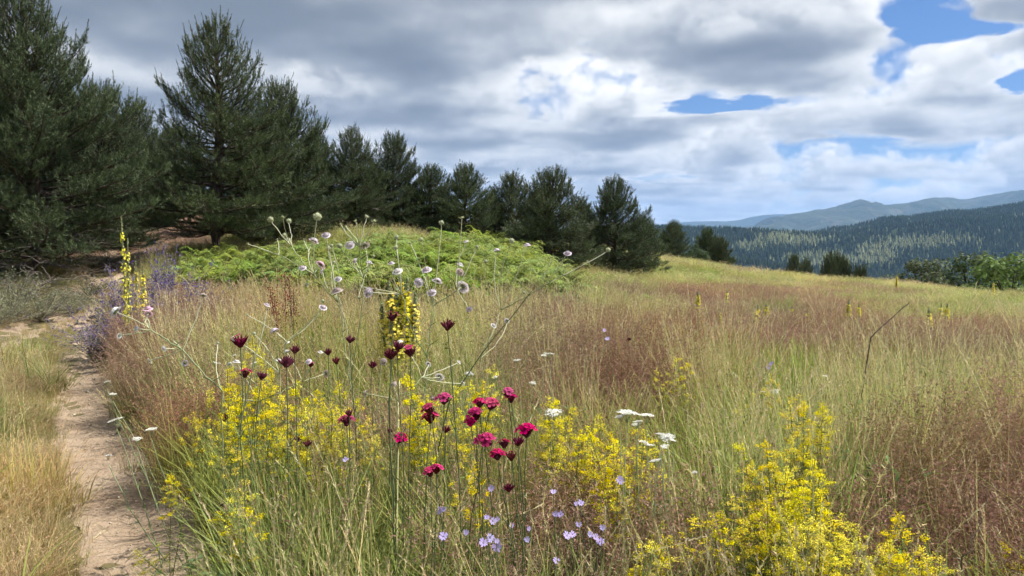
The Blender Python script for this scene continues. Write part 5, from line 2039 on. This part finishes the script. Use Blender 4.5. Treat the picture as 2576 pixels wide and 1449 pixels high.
VIO = [violet_herb(840), violet_herb(841), violet_herb(842)]
for (u, vt, Y, k, lab) in [
        (345, 655, 7.2, 0, 'violet-flowered herb around the foot of the tall mullein'),
        (410, 605, 7.6, 1, 'tall bristly violet herb with bare grey stalks before the forest track'),
        (455, 640, 7.8, 2, 'drying violet herb beside the bare grey stalks'),
        (300, 690, 7.0, 1, 'dense violet herb between the mullein and the sandy rut'),
        (250, 735, 6.9, 2, 'grey-violet herb leaning over the sandy rut'),
        (225, 790, 6.5, 0, 'lowest violet herb trailing onto the rut'),
        (385, 690, 6.6, 2, 'violet herb in front of the greenish mullein spike'),
        (480, 690, 7.2, 0, 'greyish violet herb at the bracken side of the patch')]:
    p = stand(u, Y)
    x, zt = ray(u, vt)
    h = CAM_Z + zt * Y - p[2]
    o = empty('violet_herb', p, lab, 'wildflower', 'violet herbs beside the track', FR.uniform(0, 6.28), 1.0)
    o.scale = (1.0, 1.0, max(h, .25) / 0.8)
    add_obj('stem', VIO[k][0], STEM, o)
    add_obj('blossom', VIO[k][1], PETAL, o)


def dock(s):
    rs = seeded(s)
    st, fl = MB(), MB()
    for k in range(3):
        top = np.array([rs.normal(0, .05), rs.normal(0, .05), .75 + .1 * k])
        P = np.array([top * t for t in np.linspace(0, 1, 6)])
        st.tube(P, np.linspace(.004, .002, 6), (0.16, 0.08, 0.06), 4)
        n = 190
        f = rs.uniform(.6, 1, n)
        q = top * f[:, None] + rs.normal(0, .022, (n, 3))
        fl.flakes(q, rs.normal(size=(n, 3)), rs.uniform(.004, .008, n), jitter_col((0.17, 0.045, 0.035), n, .3), .8)
    return st.mesh('stem'), fl.mesh('seed_head')


DOCK = dock(860)
for (u, vt, Y, lab) in [(715, 682, 5.2, 'dark red dock seed stalk in front of the bracken'), (735, 694, 5.4, 'lower red dock stalk next to the dark red one')]:
    p = stand(u, Y)
    x, zt = ray(u, vt)
    o = empty('dock', p, lab, 'weed', 'red dock stalks', FR.uniform(0, 6), 1.0)
    o.scale = (1, 1, (CAM_Z + zt * Y - p[2]) / .95)
    add_obj('stem', DOCK[0], STEM, o)
    tag(add_obj('seed_head', DOCK[1], STEM, o), kind='stuff')


def shrub(s, W=0.6, H=0.5, col=(0.22, 0.24, 0.15), n=4200, leaf=0.013):
    rs = seeded(s)
    st, cr = MB(), MB()
    pos = []
    for k in range(46):
        a, sp = rs.uniform(0, 6.28), rs.random() ** .6
        top = np.array([math.cos(a) * W * sp, math.sin(a) * W * sp, H * (1 - .55 * sp ** 2) * rs.uniform(.75, 1.1)])
        P = np.array([top * np.array([t ** .8, t ** .8, t]) for t in np.linspace(0, 1, 5)])
        st.tube(P, np.linspace(.006, .002, 5), (0.2, 0.17, 0.14), 4)
        m = n // 46
        f = rs.uniform(.3, 1.08, m)
        pos.append(top * np.stack([f ** .8, f ** .8, f], -1) + rs.normal(0, .035, (m, 3)))
    pos = np.concatenate(pos)
    cr.flakes(pos, rs.normal(0, .8, pos.shape) + (0, 0, .4), rs.uniform(.6, 1.4, len(pos)) * leaf, jitter_col(col, len(pos), .25), .3)
    return st.mesh('branches'), cr.mesh('foliage')


SHR = [shrub(870), shrub(871, .7, .45), shrub(872, .8, .5, (0.060, 0.085, 0.045))]
for (u, vt, Y, k, sc, lab) in [
        (20, 690, 9.9, 0, 1.15, 'grey-green wormwood bush at the picture edge'),
        (95, 712, 10.2, 1, 1.0, 'pale wormwood bush beside the far sandy rut'),
        (165, 735, 10.9, 0, .8, 'low wormwood bush where the far rut ends'),
        (-40, 735, 9.2, 1, 1.0, 'wormwood bush cut by the picture edge'),
        (215, 700, 11.8, 2, .9, 'dark green low bush under the tallest pine'),
        (270, 715, 11.2, 2, .6, 'small dark bush behind the violet herbs'),
        (20, 655, 13.4, 2, 1.5, 'dark undergrowth bush at the foot of the tallest pine'),
        (-70, 650, 12.4, 2, 1.5, 'dark undergrowth bush cut by the picture edge under the pines'),
        (150, 665, 13.6, 2, 1.2, 'dark undergrowth bush between the trunk of the tallest pine and the track'),
        (265, 655, 14.6, 2, 1.3, 'dark bush in the shade behind the tall mullein spire'),
        (345, 640, 16.5, 2, 1.2, 'dark bush at the near side of the forest track entrance'),
        (85, 640, 15.5, 2, 1.6, 'dark bush deep under the pines at the picture edge')]:
    p = stand(u, Y)
    x, zt = ray(u, vt)
    o = empty('shrub', p, lab, 'bush', 'low bushes beside the track', FR.uniform(0, 6))
    h = max(CAM_Z + zt * Y - p[2], .2)
    o.scale = (sc, sc, h / .5)
    add_obj('branches', SHR[k][0], STEM, o)
    add_obj('foliage', SHR[k][1], LEAF, o)


def bare_bush(s, W, H):
    rs = np.random.default_rng(s)
    mb = MB()
    for k in range(15):
        P = bend_curve((0, 0, 0), rs.uniform(-.9, .9) + (0 if rs.random() < .7 else 3.14), R(rs.uniform(20, 75)), R(rs.uniform(-10, 35)), W * rs.uniform(.6, 1.2), 7, rs, .13)
        mb.tube(P, np.linspace(.012, .003, 8), (.3, .27, .25), 5)
        for m in range(12):
            f = rs.uniform(.25, 1) * 7
            i = min(int(f), 6)
            p = P[i] + (P[i + 1] - P[i]) * (f - i)
            Q = bend_curve(p, rs.uniform(0, 6.28), R(rs.uniform(-10, 60)), R(rs.uniform(-30, 40)), rs.uniform(.12, .4), 4, rs, .2)
            mb.tube(Q, np.linspace(.004, .0015, 5), (.3, .27, .25), 3)
    return mb.mesh('dead_branches')


bb = empty('dead_bush', stand(15, 10.6), 'bare dead bush of pale twigs at the picture edge', 'bush')
add_obj('dead_branches', bare_bush(880, 1.0, .8), TWIG, bb)

# ---- single stalks and a stone ----------------------------------------------
for (u0, v0, u1, v1, Y, r_, c_, lab) in [
        (2190, 850, 2287, 762, 3.4, .0022, (0.085, 0.07, 0.05), 'dark bare stalk leaning above the red grass slope'),
        (1130, 1010, 1335, 735, 2.6, .0020, (0.10, 0.13, 0.06), 'long dark green stalk leaning up across the pale grass'),
        (1500, 1420, 1462, 1290, 1.7, .0018, (0.08, 0.055, 0.04), 'dark brown upright stalk in the brown grass'),
        (2420, 1400, 2475, 1300, 1.75, .0016, (0.09, 0.07, 0.05), 'thin dark stalk in the red grass near the picture corner')]:
    top = on_ray(u1, v1, Y)
    low = on_ray(u0, v0, Y - .05)
    foot = low - unit(top - low) * 0.0
    foot = np.array([low[0] - (top[0] - low[0]) * .5, Y - .07, 0])
    foot[2] = ground_z(foot[0], foot[1])
    mb = MB()
    P = np.concatenate([[foot * 0 + (0, 0, -.01)], [(low - foot)], arc(low - foot, top - foot, .02, 6)[1:]])
    mb.tube(P, np.linspace(r_ * 1.3, r_ * .6, len(P)), c_, 5)
    n = 26
    q = P[-1] + (P[-2] - P[-1]) * FR.uniform(0, 1.2, n)[:, None]
    mb.needles(q, (P[-1] - P[-2]) / np.linalg.norm(P[-1] - P[-2]) + FR.normal(0, .4, (n, 3)), .012, .003, jitter_col(np.array(c_) * 1.3, n))
    o = add_obj('dry_stalk', mb.mesh('dry_stalk'), STEM, loc=foot)
    tag(o, lab, 'stalk')


def pebbles():
    rs = np.random.default_rng(5)
    mb = MB()
    for k in range(900):
        P = RUT_R if rs.random() < .7 else RUT_L
        i = int(rs.random() ** 1.4 * 150)
        d = rs.normal(0, .13, 2)
        x, y = P[i] + d
        r_ = rs.uniform(.002, .008) * (1 if rs.random() < .9 else 1.8)
        c = np.array([x, y, ground_z(x, y) - .036])
        n = 5
        V = unit(rs.normal(size=(7, 3))) * r_ * np.array([1.2, 1, .7])
        t = np.array([(0, 1, 2), (0, 2, 3), (0, 3, 4), (0, 4, 1), (5, 2, 1), (5, 3, 2), (5, 4, 3), (5, 1, 4)])
        a = np.arange(4) * 1.5708 + rs.uniform(0, 1)
        ring = np.stack([np.cos(a) * r_ * rs.uniform(.7, 1.3, 4), np.sin(a) * r_ * rs.uniform(.7, 1.3, 4), rs.normal(0, r_ * .15, 4)], -1)
        V = np.concatenate([[(0, 0, r_ * .7)], ring, [(0, 0, -r_ * .7)]])
        mb.raw(V + c, tris=t, col=jitter_col((.40, .34, .27), 6, .35))
    o = add_obj('path_gravel', mb.mesh('path_gravel'), STEM)
    tag(o, 'fine gravel and crumbs on the sandy ruts', kind='stuff')
    mb = MB()
    for k in range(260):
        P = RUT_R if rs.random() < .75 else RUT_L
        x, y = P[int(rs.random() ** 1.4 * 140)] + rs.normal(0, .16, 2)
        a, L = rs.uniform(0, 6.28), rs.uniform(.03, .14)
        z = ground_z(x, y) - .026
        mb.tube(np.array([(x, y, z), (x + math.cos(a) * L * .5, y + math.sin(a) * L * .5, z + .008), (x + math.cos(a) * L, y + math.sin(a) * L, z + .002)]), .0012, jitter_col((.50, .42, .27), 1)[0], 3)
    o = add_obj('straw_litter', mb.mesh('straw_litter'), STEM)
    tag(o, 'dry straw bits lying on the sandy ruts', kind='stuff')


pebbles()

# ------------------------------------------------------------------ the air
def build_haze():
    x0, x1, y0, y1, z0, z1 = -17500.0, 18500.0, -17500.0, 17500.0, -215.0, 800.0
    V = [(x, y, z) for z in (z0, z1) for y in (y0, y1) for x in (x0, x1)]
    F = [(0, 2, 3, 1), (4, 5, 7, 6), (0, 1, 5, 4), (2, 6, 7, 3), (0, 4, 6, 2), (1, 3, 7, 5)]
    me = bpy.data.meshes.new('haze')
    me.from_pydata(V, [], F)
    m = bpy.data.materials.new('haze')
    m.use_nodes = True
    t = m.node_tree
    t.nodes.clear()
    out = t.nodes.new('ShaderNodeOutputMaterial')
    pv = t.nodes.new('ShaderNodeVolumePrincipled')
    pv.inputs['Color'].default_value = (0.31, 0.54, 0.95, 1)
    pv.inputs['Density'].default_value = 0.00007
    pv.inputs['Anisotropy'].default_value = 0.2
    t.links.new(pv.outputs[0], out.inputs['Volume'])
    me.materials.append(m)
    o = bpy.data.objects.new('haze', me)
    COL.objects.link(o)
    tag(o, 'thin blue air over the valley', kind='stuff')


build_haze()
